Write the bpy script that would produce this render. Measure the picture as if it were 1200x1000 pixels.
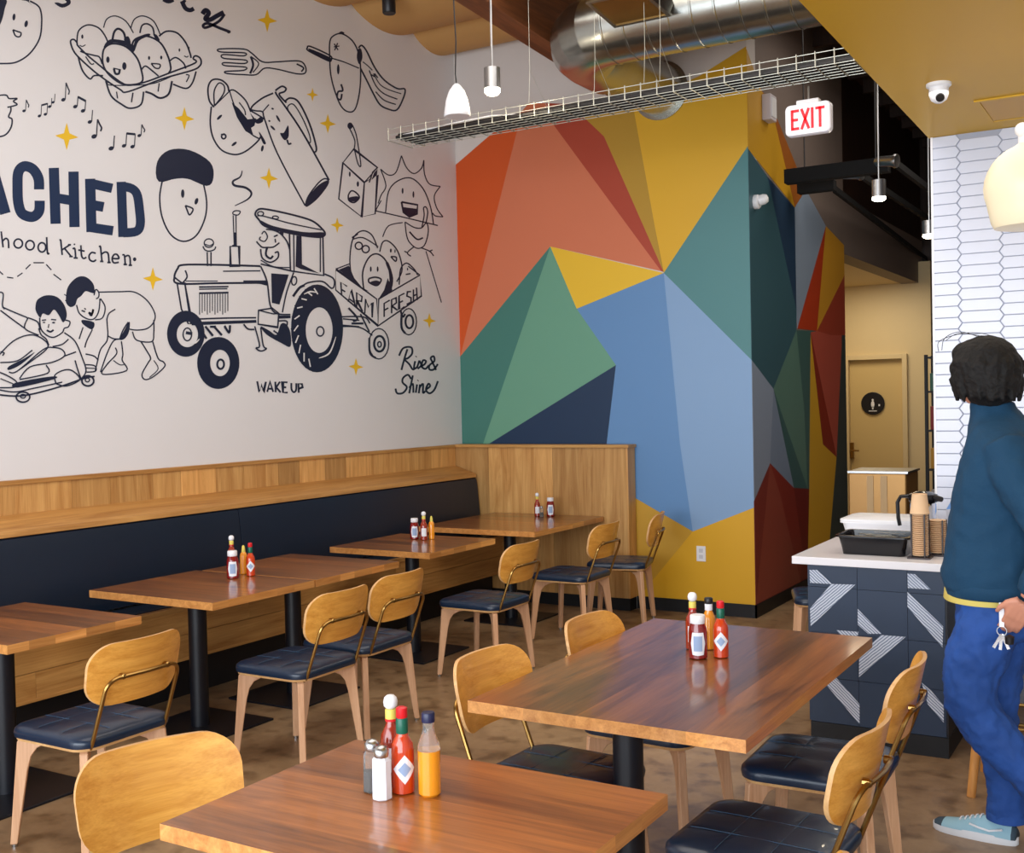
import bpy, math, random
from mathutils import Vector, Matrix
PI = math.pi
rnd = random.Random(7)
for _o in list(bpy.data.objects): bpy.data.objects.remove(_o)
SC = bpy.context.scene
COL = SC.collection

# ------------------------------------------------------------------ camera
F_PX, ROLL, PITCH, YAW, CAM_H = 1310.0, math.radians(1.25), math.radians(1.36), math.radians(31.0), 1.70
_f = Vector((-math.sin(YAW)*math.cos(PITCH), math.cos(YAW)*math.cos(PITCH), -math.sin(PITCH)))
_r0 = Vector((math.cos(YAW), math.sin(YAW), 0.0))
_u0 = _r0.cross(_f)
_r = math.cos(ROLL)*_r0 - math.sin(ROLL)*_u0
_u = math.sin(ROLL)*_r0 + math.cos(ROLL)*_u0
cd = bpy.data.cameras.new('camera'); cam = bpy.data.objects.new('camera', cd); COL.objects.link(cam)
cd.sensor_fit = 'HORIZONTAL'; cd.sensor_width = 36.0; cd.lens = 36.0*F_PX/1200.0
cd.clip_start = 0.05; cd.clip_end = 200
R = Matrix((_r, _u, -_f)).transposed().to_4x4()
cam.matrix_world = Matrix.Translation((0, 0, CAM_H)) @ R
SC.camera = cam

# ------------------------------------------------------------------ exposure, world, lights
SC.view_settings.view_transform = 'Standard'
SC.view_settings.look = 'None'
SC.view_settings.gamma = 1.0
SC.view_settings.use_curve_mapping = False
SC.view_settings.exposure = 0.0
W = bpy.data.worlds.new('world'); SC.world = W; W.use_nodes = True
W.node_tree.nodes['Background'].inputs[0].default_value = (0.72, 0.84, 1.0, 1)
W.node_tree.nodes['Background'].inputs[1].default_value = 1.2

def area(name, loc, target, sx, sy, power, col, spread=180):
    d = bpy.data.lights.new(name, 'AREA'); d.shape = 'RECTANGLE'; d.size = sx; d.size_y = sy
    d.energy = power; d.color = col; d.spread = math.radians(spread)
    o = bpy.data.objects.new(name, d); COL.objects.link(o); o.location = loc
    o.rotation_euler = (Vector(target)-Vector(loc)).to_track_quat('-Z', 'Y').to_euler()
    return o
area('front_window_daylight', (-1.6, -2.62, 1.75), (-1.9, 6.0, 1.6), 7.0, 3.0, 470, (0.88, 0.94, 1.0))
def point(name, loc, power, col, r=0.06):
    d = bpy.data.lights.new(name, 'POINT'); d.energy = power; d.color = col; d.shadow_soft_size = r
    o = bpy.data.objects.new(name, d); COL.objects.link(o); o.location = loc
    return o
area('ceiling_fill_dining', (-2.6, 3.6, 4.35), (-2.6, 3.6, 0), 3.2, 5.0, 135, (1.0, 0.93, 0.86))  # broad overhead fill added for the warm room light, no fixture here
area('alcove_lamp', (-3.3, 13.2, 3.0), (-3.3, 13.3, 0), 0.8, 1.2, 26, (1.0, 0.86, 0.64))
area('passage_fill', (-0.8, 9.0, 4.35), (-1.6, 9.2, 0), 1.4, 3.0, 42, (1.0, 0.90, 0.80))  # fill added to brighten the passage, not a fixture of its own
area('counter_lamps', (-0.2, 5.2, 3.06), (-0.2, 5.2, 0), 1.8, 1.2, 14, (1.0, 0.93, 0.85))

# ------------------------------------------------------------------ picture ray -> point on a real plane
def ray(x, y): return _f + _r*((x-600)/F_PX) - _u*((y-500)/F_PX)
def onX(x, y, X): d = ray(x, y); t = X/d.x; return Vector((X, d.y*t, CAM_H+d.z*t))
def onY(x, y, Y): d = ray(x, y); t = Y/d.y; return Vector((d.x*t, Y, CAM_H+d.z*t))
def onZ(x, y, Z): d = ray(x, y); t = (Z-CAM_H)/d.z; return Vector((d.x*t, d.y*t, Z))

# ------------------------------------------------------------------ materials
def lin(c):
    return tuple(((v/255.0)/12.92 if v/255.0 <= 0.04045 else ((v/255.0+0.055)/1.055)**2.4) for v in c)+(1.0,)
MATS = {}
def base_mat(name):
    m = bpy.data.materials.new(name); m.use_nodes = True
    return m, m.node_tree, m.node_tree.nodes['Principled BSDF']
def plain(name, rgb, rough=0.5, metal=0.0, noise=0.0, nscale=8.0, bump=0.0, bscale=60.0, coat=0.0, emit=None, estr=0.0, alpha=None, trans=0.0, ior=1.45):
    if name in MATS: return MATS[name]
    m, nt, b = base_mat(name); c = lin(rgb)
    b.inputs['Base Color'].default_value = c
    b.inputs['Roughness'].default_value = rough; b.inputs['Metallic'].default_value = metal
    b.inputs['Coat Weight'].default_value = coat; b.inputs['Coat Roughness'].default_value = 0.08
    b.inputs['Transmission Weight'].default_value = trans; b.inputs['IOR'].default_value = ior
    tc = nt.nodes.new('ShaderNodeTexCoord')
    if noise > 0:
        n = nt.nodes.new('ShaderNodeTexNoise'); n.inputs['Scale'].default_value = nscale; n.inputs['Detail'].default_value = 5
        nt.links.new(tc.outputs['Object'], n.inputs['Vector'])
        mx = nt.nodes.new('ShaderNodeMixRGB'); mx.blend_type = 'MIX'
        mx.inputs[1].default_value = tuple(v*(1-noise) for v in c[:3])+(1,)
        mx.inputs[2].default_value = tuple(min(1, v*(1+noise)) for v in c[:3])+(1,)
        nt.links.new(n.outputs['Fac'], mx.inputs[0]); nt.links.new(mx.outputs[0], b.inputs['Base Color'])
    if bump > 0:
        n2 = nt.nodes.new('ShaderNodeTexNoise'); n2.inputs['Scale'].default_value = bscale
        nt.links.new(tc.outputs['Object'], n2.inputs['Vector'])
        bp = nt.nodes.new('ShaderNodeBump'); bp.inputs['Strength'].default_value = bump; bp.inputs['Distance'].default_value = 0.01
        nt.links.new(n2.outputs['Fac'], bp.inputs['Height']); nt.links.new(bp.outputs[0], b.inputs['Normal'])
    if emit:
        b.inputs['Emission Color'].default_value = lin(emit); b.inputs['Emission Strength'].default_value = estr
    MATS[name] = m
    return m
def wood(name, dark, light, axis='Z', scale=1.0, rough=0.45, coat=0.0, vary=0.25, bump=0.08, grain=14.0, dist=1.3, spec=0.5):
    """grain runs along axis; every object gets its own offset and tone"""
    if name in MATS: return MATS[name]
    m, nt, b = base_mat(name); N = nt.nodes.new; L = nt.links.new
    tc = N('ShaderNodeTexCoord'); oi = N('ShaderNodeObjectInfo')
    ad = N('ShaderNodeVectorMath'); ad.operation = 'ADD'
    sc_ = N('ShaderNodeVectorMath'); sc_.operation = 'SCALE'; sc_.inputs[3].default_value = 37.0
    cx = N('ShaderNodeCombineXYZ')
    for i in range(3): L(oi.outputs['Random'], cx.inputs[i])
    L(cx.outputs[0], sc_.inputs[0]); L(tc.outputs['Object'], ad.inputs[0]); L(sc_.outputs[0], ad.inputs[1])
    mp = N('ShaderNodeMapping'); s = [grain*scale]*3; s['XYZ'.index(axis)] = 1.1*scale
    mp.inputs['Scale'].default_value = s; L(ad.outputs[0], mp.inputs[0])
    n = N('ShaderNodeTexNoise'); n.inputs['Scale'].default_value = 1.0; n.inputs['Detail'].default_value = 6; n.inputs['Distortion'].default_value = dist; n.inputs['Roughness'].default_value = 0.62
    L(mp.outputs[0], n.inputs['Vector'])
    mp2 = N('ShaderNodeMapping'); s2 = [grain*9*scale]*3; s2['XYZ'.index(axis)] = 3.0*scale
    mp2.inputs['Scale'].default_value = s2; L(ad.outputs[0], mp2.inputs[0])
    n2 = N('ShaderNodeTexNoise'); n2.inputs['Scale'].default_value = 1.0; n2.inputs['Detail'].default_value = 2
    L(mp2.outputs[0], n2.inputs['Vector'])
    mm = N('ShaderNodeMath'); mm.operation = 'MULTIPLY_ADD'; mm.inputs[1].default_value = 0.3
    L(n2.outputs['Fac'], mm.inputs[0]); L(n.outputs['Fac'], mm.inputs[2])
    cr = N('ShaderNodeValToRGB'); cr.color_ramp.elements[0].position = 0.42; cr.color_ramp.elements[1].position = 0.86
    cr.color_ramp.elements[0].color = lin(dark); cr.color_ramp.elements[1].color = lin(light)
    L(mm.outputs[0], cr.inputs[0])
    hs = N('ShaderNodeHueSaturation')
    vr = N('ShaderNodeMapRange'); vr.inputs['To Min'].default_value = 1-vary; vr.inputs['To Max'].default_value = 1+vary
    L(oi.outputs['Random'], vr.inputs['Value']); L(vr.outputs[0], hs.inputs['Value']); L(cr.outputs[0], hs.inputs['Color'])
    L(hs.outputs[0], b.inputs['Base Color'])
    b.inputs['Roughness'].default_value = rough; b.inputs['Coat Weight'].default_value = coat; b.inputs['Coat Roughness'].default_value = 0.10
    b.inputs['Specular IOR Level'].default_value = spec
    bp = N('ShaderNodeBump'); bp.inputs['Strength'].default_value = bump; bp.inputs['Distance'].default_value = 0.004
    L(n2.outputs['Fac'], bp.inputs['Height']); L(bp.outputs[0], b.inputs['Normal'])
    MATS[name] = m
    return m

m_wall = plain('white wall paint', (230, 230, 233), 0.55, noise=0.02, nscale=2.0, bump=0.02, bscale=120)
m_shade = plain('shade-darkened wall paint', (128, 114, 106), 0.6, noise=0.03, nscale=2.0)  # shade on the side wall is darkened into this base colour
m_navy = plain('navy wall paint', (14, 42, 80), 0.5)
m_ink = plain('navy line paint', (18, 30, 58), 0.5)
m_star = plain('yellow star paint', (240, 196, 40), 0.5)
m_oakV = wood('oak vertical grain', (176, 122, 62), (220, 172, 106), 'Z', vary=0.30, rough=0.42)
m_oakY = wood('oak grain along wall', (158, 106, 50), (206, 156, 90), 'Y', vary=0.12, rough=0.42)
m_oakX = wood('oak grain across', (170, 116, 56), (214, 166, 98), 'X', vary=0.12, rough=0.42)
m_topX = wood('lacquered hardwood grain across', (104, 58, 22), (176, 108, 48), 'X', vary=0.32, rough=0.30, coat=0.6, grain=10)
m_topY = wood('lacquered hardwood grain along', (92, 50, 22), (158, 96, 46), 'Y', vary=0.34, rough=0.30, coat=0.6, grain=10)
m_topE = wood('hardwood stave ends', (176, 112, 54), (226, 162, 92), 'Y', vary=0.22, rough=0.3, coat=0.6, grain=18)
m_veneer = wood('golden oak veneer', (206, 136, 48), (242, 180, 86), 'X', vary=0.04, rough=0.35, coat=0.25, grain=30, dist=0.35)
m_edge = wood('plywood edge', (196, 146, 92), (228, 184, 128), 'X', vary=0.05, rough=0.5)
m_legw = wood('pale plywood legs', (192, 142, 104), (226, 182, 144), 'Z', vary=0.06, rough=0.4)
m_brass = plain('antique brass', (158, 124, 70), 0.28, metal=1.0)
m_black = plain('black powder coat', (12, 15, 24), 0.4)
m_dark = plain('black vinyl base', (12, 13, 17), 0.5)
m_steel = plain('brushed steel', (180, 182, 184), 0.3, metal=1.0)
m_galv = plain('galvanised steel', (176, 178, 172), 0.27, metal=1.0, noise=0.10, nscale=9, bump=0.25, bscale=5)
m_white = plain('white plastic', (235, 236, 240), 0.4)
m_chrome = plain('polished chrome', (220, 220, 224), 0.12, metal=1.0)

# ------------------------------------------------------------------ mesh helpers
class MB:
    def __init__(s): s.v = []; s.f = []; s.m = []
    def add(s, vs, fs, mi=0):
        o = len(s.v); s.v += [tuple(v) for v in vs]; s.f += [tuple(i+o for i in f) for f in fs]; s.m += [mi]*len(fs); return s
    def box(s, x0, x1, y0, y1, z0, z1, mi=0, T=None):
        vs = [Vector((x, y, z)) for z in (z0, z1) for y in (y0, y1) for x in (x0, x1)]
        if T is not None: vs = [T @ v for v in vs]
        return s.add(vs, [(0,2,3,1),(4,5,7,6),(0,1,5,4),(2,6,7,3),(0,4,6,2),(1,3,7,5)], mi)
    def tube(s, pts, r, n=8, closed=False, mi=0, caps=True):
        pts = [Vector(p) for p in pts]; N = len(pts); rs = r if isinstance(r, (list, tuple)) else [r]*N
        rings = []; ref = None
        for i, p in enumerate(pts):
            a = pts[(i-1) % N] if (closed or i > 0) else p; b = pts[(i+1) % N] if (closed or i < N-1) else p
            t = (b-a).normalized()
            if ref is None: ref = Vector((0, 0, 1)) if abs(t.z) < 0.9 else Vector((1, 0, 0))
            ref = (ref - t*ref.dot(t)).normalized(); w = t.cross(ref)
            rings.append([p + (ref*math.cos(2*PI*k/n) + w*math.sin(2*PI*k/n))*rs[i] for k in range(n)])
        return s.loft(rings, closed=closed, caps=caps, mi=mi)
    def loft(s, rings, closed=False, caps=True, mi=0):
        n = len(rings[0]); o = []
        vs = [v for r_ in rings for v in r_]; fs = []
        R_ = len(rings)
        for i in range(R_ if closed else R_-1):
            j = (i+1) % R_
            for k in range(n):
                k2 = (k+1) % n; fs.append((i*n+k, i*n+k2, j*n+k2, j*n+k))
        if caps and not closed:
            fs.append(tuple(reversed(range(n)))); fs.append(tuple((R_-1)*n+k for k in range(n)))
        return s.add(vs, fs, mi)
    def lathe(s, prof, n=24, c=(0, 0, 0), mi=0, caps=True, T=None):
        rings = []
        for (r_, z) in prof:
            ring = [Vector((max(r_, 1e-4)*math.cos(2*PI*k/n), max(r_, 1e-4)*math.sin(2*PI*k/n), z)) for k in range(n)]
            rings.append([(T @ v if T is not None else v) + Vector(c) for v in ring])
        return s.loft(rings, caps=caps, mi=mi)
    def prism(s, poly, h, mi=0):
        """poly: list of Vector in order; h: Vector thickness (added to the far side)"""
        n = len(poly); a = [Vector(p) for p in poly]; b = [p+h for p in a]
        return s.add(a+b, [tuple(reversed(range(n))), tuple(range(n, 2*n))]+[(i, (i+1) % n, n+(i+1) % n, n+i) for i in range(n)], mi)
def mesh_of(name, mb, mats, smooth=False):
    me = bpy.data.meshes.new(name); me.from_pydata([tuple(v) for v in mb.v], [], mb.f)
    for m in (mats if isinstance(mats, (list, tuple)) else [mats]): me.materials.append(m)
    me.polygons.foreach_set('material_index', mb.m)
    import bmesh
    bm = bmesh.new(); bm.from_mesh(me); bmesh.ops.recalc_face_normals(bm, faces=bm.faces)
    if smooth:
        for f in bm.faces: f.smooth = True
        lim = math.radians(smooth if smooth is not True else 38)
        for e in bm.edges:
            if len(e.link_faces) == 2 and e.calc_face_angle(0) > lim: e.smooth = False
    bm.to_mesh(me); bm.free(); me.update()
    return me
def obj(name, mb, mats, parent=None, smooth=False, bevel=0.0, **tags):
    me = mb if isinstance(mb, bpy.types.Mesh) else mesh_of(name, mb, mats, smooth)
    o = bpy.data.objects.new(name, me); COL.objects.link(o)
    if parent: o.parent = parent
    if bevel:
        bv = o.modifiers.new('bevel', 'BEVEL'); bv.width = bevel; bv.segments = 2; bv.limit_method = 'ANGLE'; bv.angle_limit = math.radians(40)
    for k, v in tags.items(): o[k] = v
    return o
def thing(name, label, cat, loc=(0, 0, 0), rz=0.0, group=None):
    o = bpy.data.objects.new(name, None); COL.objects.link(o); o.location = loc; o.rotation_euler = (0, 0, rz)
    o.empty_display_size = 0.1
    o['label'] = label; o['category'] = cat
    if group: o['group'] = group
    return o
KIDS = {}
def children(o): return [c for c in bpy.data.objects if c.parent == o]
def dup(root, loc, rz, label, group=None):
    r_ = root.copy(); COL.objects.link(r_); r_.location = loc; r_.rotation_euler = (0, 0, rz); r_['label'] = label
    if group: r_['group'] = group
    for ch in children(root):
        c = ch.copy(); COL.objects.link(c); c.parent = r_
        for g in children(ch):
            d = g.copy(); COL.objects.link(d); d.parent = c
    return r_
def struct(name, mb, mats, parent=None, **k):
    o = obj(name, mb, mats, parent, **k); o['kind'] = 'structure'; return o
# ================================================================== room shell
XL, YB, XC, ZC = -5.44, 8.20, -2.80, 4.95      # left wall, back wall, column side, ceiling
m_floor, nt, b = base_mat('polished concrete')
N = nt.nodes.new; L = nt.links.new
tc = N('ShaderNodeTexCoord'); n1 = N('ShaderNodeTexNoise'); n1.inputs['Scale'].default_value = 1.3; n1.inputs['Detail'].default_value = 8; n1.inputs['Roughness'].default_value = 0.65
n2 = N('ShaderNodeTexNoise'); n2.inputs['Scale'].default_value = 9; n2.inputs['Detail'].default_value = 6
L(tc.outputs['Object'], n1.inputs['Vector']); L(tc.outputs['Object'], n2.inputs['Vector'])
cr = N('ShaderNodeValToRGB'); cr.color_ramp.elements[0].position = 0.33; cr.color_ramp.elements[1].position = 0.68
cr.color_ramp.elements[0].color = lin((112, 84, 58)); cr.color_ramp.elements[1].color = lin((178, 148, 112))
L(n1.outputs['Fac'], cr.inputs[0])
cr2 = N('ShaderNodeValToRGB'); cr2.color_ramp.elements[0].position = 0.32; cr2.color_ramp.elements[1].position = 0.5
cr2.color_ramp.elements[0].color = (0.45, 0.40, 0.36, 1); cr2.color_ramp.elements[1].color = (1, 1, 1, 1)
L(n2.outputs['Fac'], cr2.inputs[0])
mx = N('ShaderNodeMixRGB'); mx.blend_type = 'MULTIPLY'; mx.inputs[0].default_value = 0.8
L(cr.outputs[0], mx.inputs[1]); L(cr2.outputs[0], mx.inputs[2]); L(mx.outputs[0], b.inputs['Base Color'])
rr = N('ShaderNodeMapRange'); rr.inputs['To Min'].default_value = 0.22; rr.inputs['To Max'].default_value = 0.45
L(n2.outputs['Fac'], rr.inputs['Value']); L(rr.outputs[0], b.inputs['Roughness'])

struct('floor', MB().box(-5.6, 3.0, -2.8, 15.4, -0.12, 0.0), m_floor)
wl = struct('wall_left', MB().box(-5.64, XL, -2.8, YB+0.2, 0, ZC+0.4), m_wall)
m_upper = plain('white upper wall paint', (214, 208, 204), 0.6, noise=0.02)
wb = struct('wall_back', MB().box(XL, XC, YB, YB+0.2, 0, ZC+0.4), m_upper)
Y_END = 10.95
ws = struct('wall_side', MB().box(XC-0.2, XC, YB+0.2, Y_END, 0, ZC+0.4).box(XC-0.2, XC, Y_END, 14.75, 3.04, 3.58), m_shade)
m_brown = wood('dark stained boards', (30, 17, 10), (62, 38, 24), 'Z', vary=0.1, rough=0.6)
far = struct('wall_far', MB().box(-4.6, 3.0, 15.2, 15.4, 0, ZC+0.4), m_brown)
struct('trim_1', MB().box(XC-0.2, XC-0.1, Y_END, 15.2, 3.58, ZC+0.4), m_brown, label='dark sheet standing for the unlit space above the corridor header')  # dark sheet put where the space over the header is only unlit
m_alc = plain('cream corridor paint', (218, 196, 150), 0.5, noise=0.02)
m_alcd = plain('cream door paint', (212, 184, 124), 0.45)
# alcove behind the opening, with the restroom door in its end wall
alc = struct('wall_corridor', MB().box(-3.66, -2.90, 14.5, 14.7, 2.16, 3.3).box(-2.98, -2.90, 14.5, 14.7, 0, 2.16).box(-2.90, -2.66, 14.5, 14.75, 0, 3.3).box(-4.4, -3.66, 14.5, 14.7, 0, 3.3).box(-4.5, -4.4, 10.95, 14.7, 0, 3.3).box(-4.5, -3.0, 10.85, 10.95, 0, 3.3), m_alc)
cc2 = struct('ceiling_corridor', MB().box(-4.5, -3.0, 10.95, 14.5, 3.05, 3.12), m_alc)
d1 = struct('door_1', MB().box(-3.66, -2.98, 14.52, 14.56, 0.01, 2.12), m_alcd, bevel=0.004)
fr = obj('door_frame', MB().box(-3.0, -2.94, 14.44, 14.5, 0, 2.17).box(-3.72, -3.66, 14.44, 14.5, 0, 2.17).box(-3.66, -3.0, 14.44, 14.5, 2.11, 2.17), m_alc, d1, bevel=0.004)
m_sign = plain('black sign face', (22, 20, 24), 0.4)
c = onY(1023, 473, 14.505)
T = Matrix.Rotation(PI/2, 4, 'X')
sg = obj('restroom_sign', MB().lathe([(0.145, 0), (0.145, 0.008), (0.14, 0.011), (0.001, 0.011)], 32, c+Vector((0, 0.0, 0)), T=T), m_sign, d1, label='round black restroom sign')
figure = MB(); y_ = c.y-0.0135
def ell(cx, cz, rx, rz, n=14): return [Vector((cx+rx*math.cos(2*PI*k/n), y_, cz+rz*math.sin(2*PI*k/n))) for k in range(n)]
figure.prism(ell(c.x, c.z+0.045, 0.013, 0.014), Vector((0, 0.002, 0)))
figure.prism(ell(c.x, c.z-0.01, 0.021, 0.045), Vector((0, 0.002, 0)))
figure.prism([Vector((c.x+a_, y_, c.z+b_)) for a_, b_ in ((-0.012, -0.04), (0.012, -0.04), (0.008, -0.075), (-0.008, -0.075))], Vector((0, 0.002, 0)))
figure.box(c.x-0.05, c.x+0.05, y_, y_+0.002, c.z-0.10, c.z-0.09)
figure.box(c.x+0.07, c.x+0.09, y_, y_+0.002, c.z-0.035, c.z-0.01)
obj('sign_figure', figure, m_white, d1)
hp = onY(998, 528, 14.5)
obj('door_handle', MB().box(hp.x-0.03, hp.x+0.03, 14.47, 14.52, hp.z-0.1, hp.z+0.1).tube([(hp.x, 14.47, hp.z), (hp.x, 14.43, hp.z), (hp.x+0.11, 14.43, hp.z)], 0.011), m_brass, d1)
# recessed downlight
c = onZ(1001, 339, 3.049)
c.x = max(c.x, -3.6)
obj('downlight', MB().lathe([(0.075, 0.0), (0.075, -0.012), (0.055, -0.014), (0.05, -0.004), (0.001, -0.004)], 20, c), plain('lit downlight', (255, 244, 214), 0.5, emit=(255, 236, 190), estr=6), cc2)

# right side: picket tile wall, soffit, shell behind
SOF = 3.10
m_soff = plain('ochre soffit paint', (210, 164, 24), 0.5, noise=0.03, nscale=1.5)
XS0, XS1 = -1.12, -1.20
sof = struct('ceiling_soffit', MB().prism([Vector((XS0, 0.8, SOF)), Vector((3.0, 0.8, SOF)), Vector((3.0, 6.56, SOF)), Vector((XS1, 6.56, SOF))], Vector((0, 0, 0.5))), m_soff)
m_hatch = plain('ochre hatch paint', (198, 148, 26), 0.45)
hc = [onZ(1148, 118, SOF), onZ(1215, 104, SOF), onZ(1215, 134, SOF), onZ(1166, 146, SOF)]
x0, x1 = hc[0].x, hc[0].x+0.6; y0, y1 = 5.86, 6.32
obj('access_hatch', MB().box(x0, x1, y0, y1, SOF-0.006, SOF-0.001), m_hatch, sof, label='ochre ceiling hatch', bevel=0.002)
obj('hatch_frame', MB().box(x0-0.025, x0, y0-0.025, y1+0.025, SOF-0.009, SOF-0.001).box(x1, x1+0.025, y0-0.025, y1+0.025, SOF-0.009, SOF-0.001).box(x0, x1, y0-0.025, y0, SOF-0.009, SOF-0.001).box(x0, x1, y1, y1+0.025, SOF-0.009, SOF-0.001), m_soff, sof)
YT = 6.55
m_grout = plain('grey tile grout', (168, 174, 190), 0.8)
wt = struct('wall_right', MB().box(-1.18, 3.0, YT, YT+0.2, 0, SOF+0.5), m_grout)
obj('end_trim', MB().box(-1.19, -1.178, YT-0.012, YT+0.2, 0, SOF), m_white, wt)
m_tile = plain('glazed white picket tile', (212, 218, 234), 0.22, noise=0.015, nscale=3)
PIT, RH, ZIG = 0.212, 0.0625, 0.011
def picket(mb, cx, cz, xl=None):
    g = 0.0018; hw = PIT/2; hh = RH/2-g
    p = [(-hw-ZIG+g*2, 0), (-hw+ZIG+g, -hh), (hw-ZIG-g, -hh), (hw+ZIG-g*2, 0), (hw-ZIG-g, hh), (-hw+ZIG+g, hh)]
    if xl is not None: p = [(max(a, xl-cx), b_) for a, b_ in p]
    q = [Vector((cx+a, YT-0.008, cz+b_)) for a, b_ in p]
    inner = [Vector((cx+a*0.985, YT-0.010, cz+b_*0.93)) for a, b_ in p]
    n = len(q); back = [v+Vector((0, 0.008, 0)) for v in q]
    mb.add(back+q+inner, [(i, (i+1) % n, n+(i+1) % n, n+i) for i in range(n)]+[(n+i, n+(i+1) % n, 2*n+(i+1) % n, 2*n+i) for i in range(n)]+[tuple(range(2*n, 3*n))])
xz = -1.046      # first zig-zag joint
pm = mesh_of('tile', (lambda q: (picket(q, 0, 0), q)[1])(MB()), m_tile)
pm_cut = mesh_of('tile', (lambda q: (picket(q, 0, 0, 0.0-0.028), q)[1])(MB()), m_tile)
rest = MB()
for ci in range(-1, 16):
    cx = xz+PIT/2+PIT*ci
    zz = SOF-RH*0.5 - (RH/2 if ci % 2 == 0 else 0)
    while zz > (0.98 if ci <= 4 else 0.2):
        if ci <= 4:
            o = obj('tile', pm_cut if ci == -1 else pm, None, wt); o.location = (cx, 0, zz)
        else: picket(rest, cx, zz)
        zz -= RH
    if ci <= 4:
        while zz > 0.2: picket(rest, cx, zz, -1.178 if ci == -1 else None); zz -= RH
obj('tile_field', rest, m_tile, wt, kind='stuff')

# roof: deck, joists, beam, insulation
m_deck = wood('dark roof deck', (52, 30, 16), (88, 54, 30), 'Y', vary=0.05, rough=0.7)
ceil = struct('ceiling', MB().box(-5.6, 3.0, -2.8, 15.4, ZC, ZC+0.3), m_deck)
m_batt = plain('tan insulation facing', (196, 152, 92), 0.75, noise=0.06, nscale=2.5, bump=0.1, bscale=4)
def batt(x0, x1, y0, y1, z0, sag):
    n = 12; rings = []
    for i in range(9):
        x = x0+(x1-x0)*i/8
        rings.append([Vector((x, y0+(y1-y0)*k/n, z0-sag*math.sin(PI*k/n)**0.75)) for k in range(n+1)]+[Vector((x, y1, z0+0.06)), Vector((x, y0, z0+0.06))])
    return MB().loft(rings)
for k in range(13):
    y1 = 8.2-0.0-0.8*k + (0.2 if k == 0 else 0.2); y0 = y1-0.8
    if k == 0: obj('insulation_batt', batt(XL, -3.92, y0, 8.2, 4.755, 0.10), m_batt, ceil, smooth=50)
    else: obj('insulation_batt', batt(XL, -3.92, y0, y1, 4.755+0.002*k, 0.10), m_batt, ceil, smooth=50)
for k in range(9):
    y1 = 8.2-0.8*k; obj('insulation_batt', batt(-3.72, -2.95, y1-0.8, y1, 4.80, 0.09), m_batt, ceil, smooth=50)
m_beam = wood('glulam beam', (84, 46, 24), (128, 76, 42), 'Y', vary=0.05, rough=0.55)
def beam(xa, xb, za, zb):
    return MB().prism([Vector((xa, -2.7, za+0.28)), Vector((xa, YB, za)), Vector((xa, YB, ZC)), Vector((xa, -2.7, ZC))], Vector((xb-xa, 0, 0)))
# a beam whose underside falls gently towards the back wall
a = onX(532, 0, -3.9); b2 = onX(708, 110, -3.9)
sl = (b2.z-a.z)/(b2.y-a.y); zB = a.z+sl*(YB-a.y); zF = a.z+sl*(-2.7-a.y)
obj('roof_beam', MB().prism([Vector((-3.9, -2.7, zF)), Vector((-3.9, YB, zB)), Vector((-3.9, YB, ZC)), Vector((-3.9, -2.7, ZC))], Vector((0.17, 0, 0))), m_beam, ceil, label='brown glulam beam')
for xx in (-2.0, -0.3, 1.4):
    obj('roof_beam', MB().box(xx, xx+0.16, -2.7, 15.2, 4.45, ZC), m_beam, ceil)
for k in range(12):
    yy = 8.6+k*0.6
    obj('joist', MB().box(-2.75, 2.9, yy, yy+0.06, 4.72, ZC), m_brown, ceil)

# front wall with shop windows behind the camera, right-hand wall
m_mull = plain('dark window frame', (40, 40, 44), 0.4)
wf = struct('wall_front', MB().box(-5.6, 3.0, -2.9, -2.75, 3.35, ZC+0.3).box(-5.6, 3.0, -2.9, -2.75, 0, 0.25), m_wall)
for i in range(4):
    xa = -5.45+i*2.1
    w_ = struct('window_%d' % (i+1), MB().box(xa, xa+0.07, -2.88, -2.78, 0.25, 3.35).box(xa+2.03, xa+2.1, -2.88, -2.78, 0.25, 3.35).box(xa+0.07, xa+2.03, -2.88, -2.78, 3.28, 3.35).box(xa+0.07, xa+2.03, -2.88, -2.78, 0.25, 0.32), m_mull)
struct('wall_east', MB().box(3.0, 3.2, -2.8, 15.4, 0, ZC+0.3), m_wall)
struct('baseboard_back', MB().box(-3.78, XC+0.012, YB-0.012, YB, 0, 0.10), m_dark)
struct('baseboard_side', MB().box(XC, XC+0.012, YB-0.012, Y_END, 0, 0.10), m_dark)

# ================================================================== geometric mural: one painted facet per part
def facet(parent, plane, pts, rgb, rough=0.42):
    P_ = []
    for x, y in pts:
        if plane == 'back':
            p = onY(x, y, YB)
            if x >= 869: p.x = XC
            if x < 543.5: p.x = XL
            p.x = min(max(p.x, XL), XC)
        else:
            p = onX(x, y, XC)
            if x <= 881: p.y = YB
            if x >= 989: p.y = Y_END
            p.y = min(max(p.y, YB), Y_END)
        p.z = max(p.z, 0.10)
        P_.append(p)
    h = Vector((0, -0.003, 0)) if plane == 'back' else Vector((0.003, 0, 0))
    nm = 'mural paint %d %d %d' % rgb
    obj('painted_facet', MB().prism(P_, h), plain(nm, rgb, rough, noise=0.02, nscale=1.5), parent)
OR, SA, RD, DY, YE = (206, 84, 28), (208, 118, 84), (172, 68, 46), (182, 142, 46), (222, 172, 40)
TE, BL, LB, GD, GL, NV = (80, 134, 138), (98, 142, 192), (132, 166, 206), (66, 122, 112), (104, 158, 134), (22, 50, 82)
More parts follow.
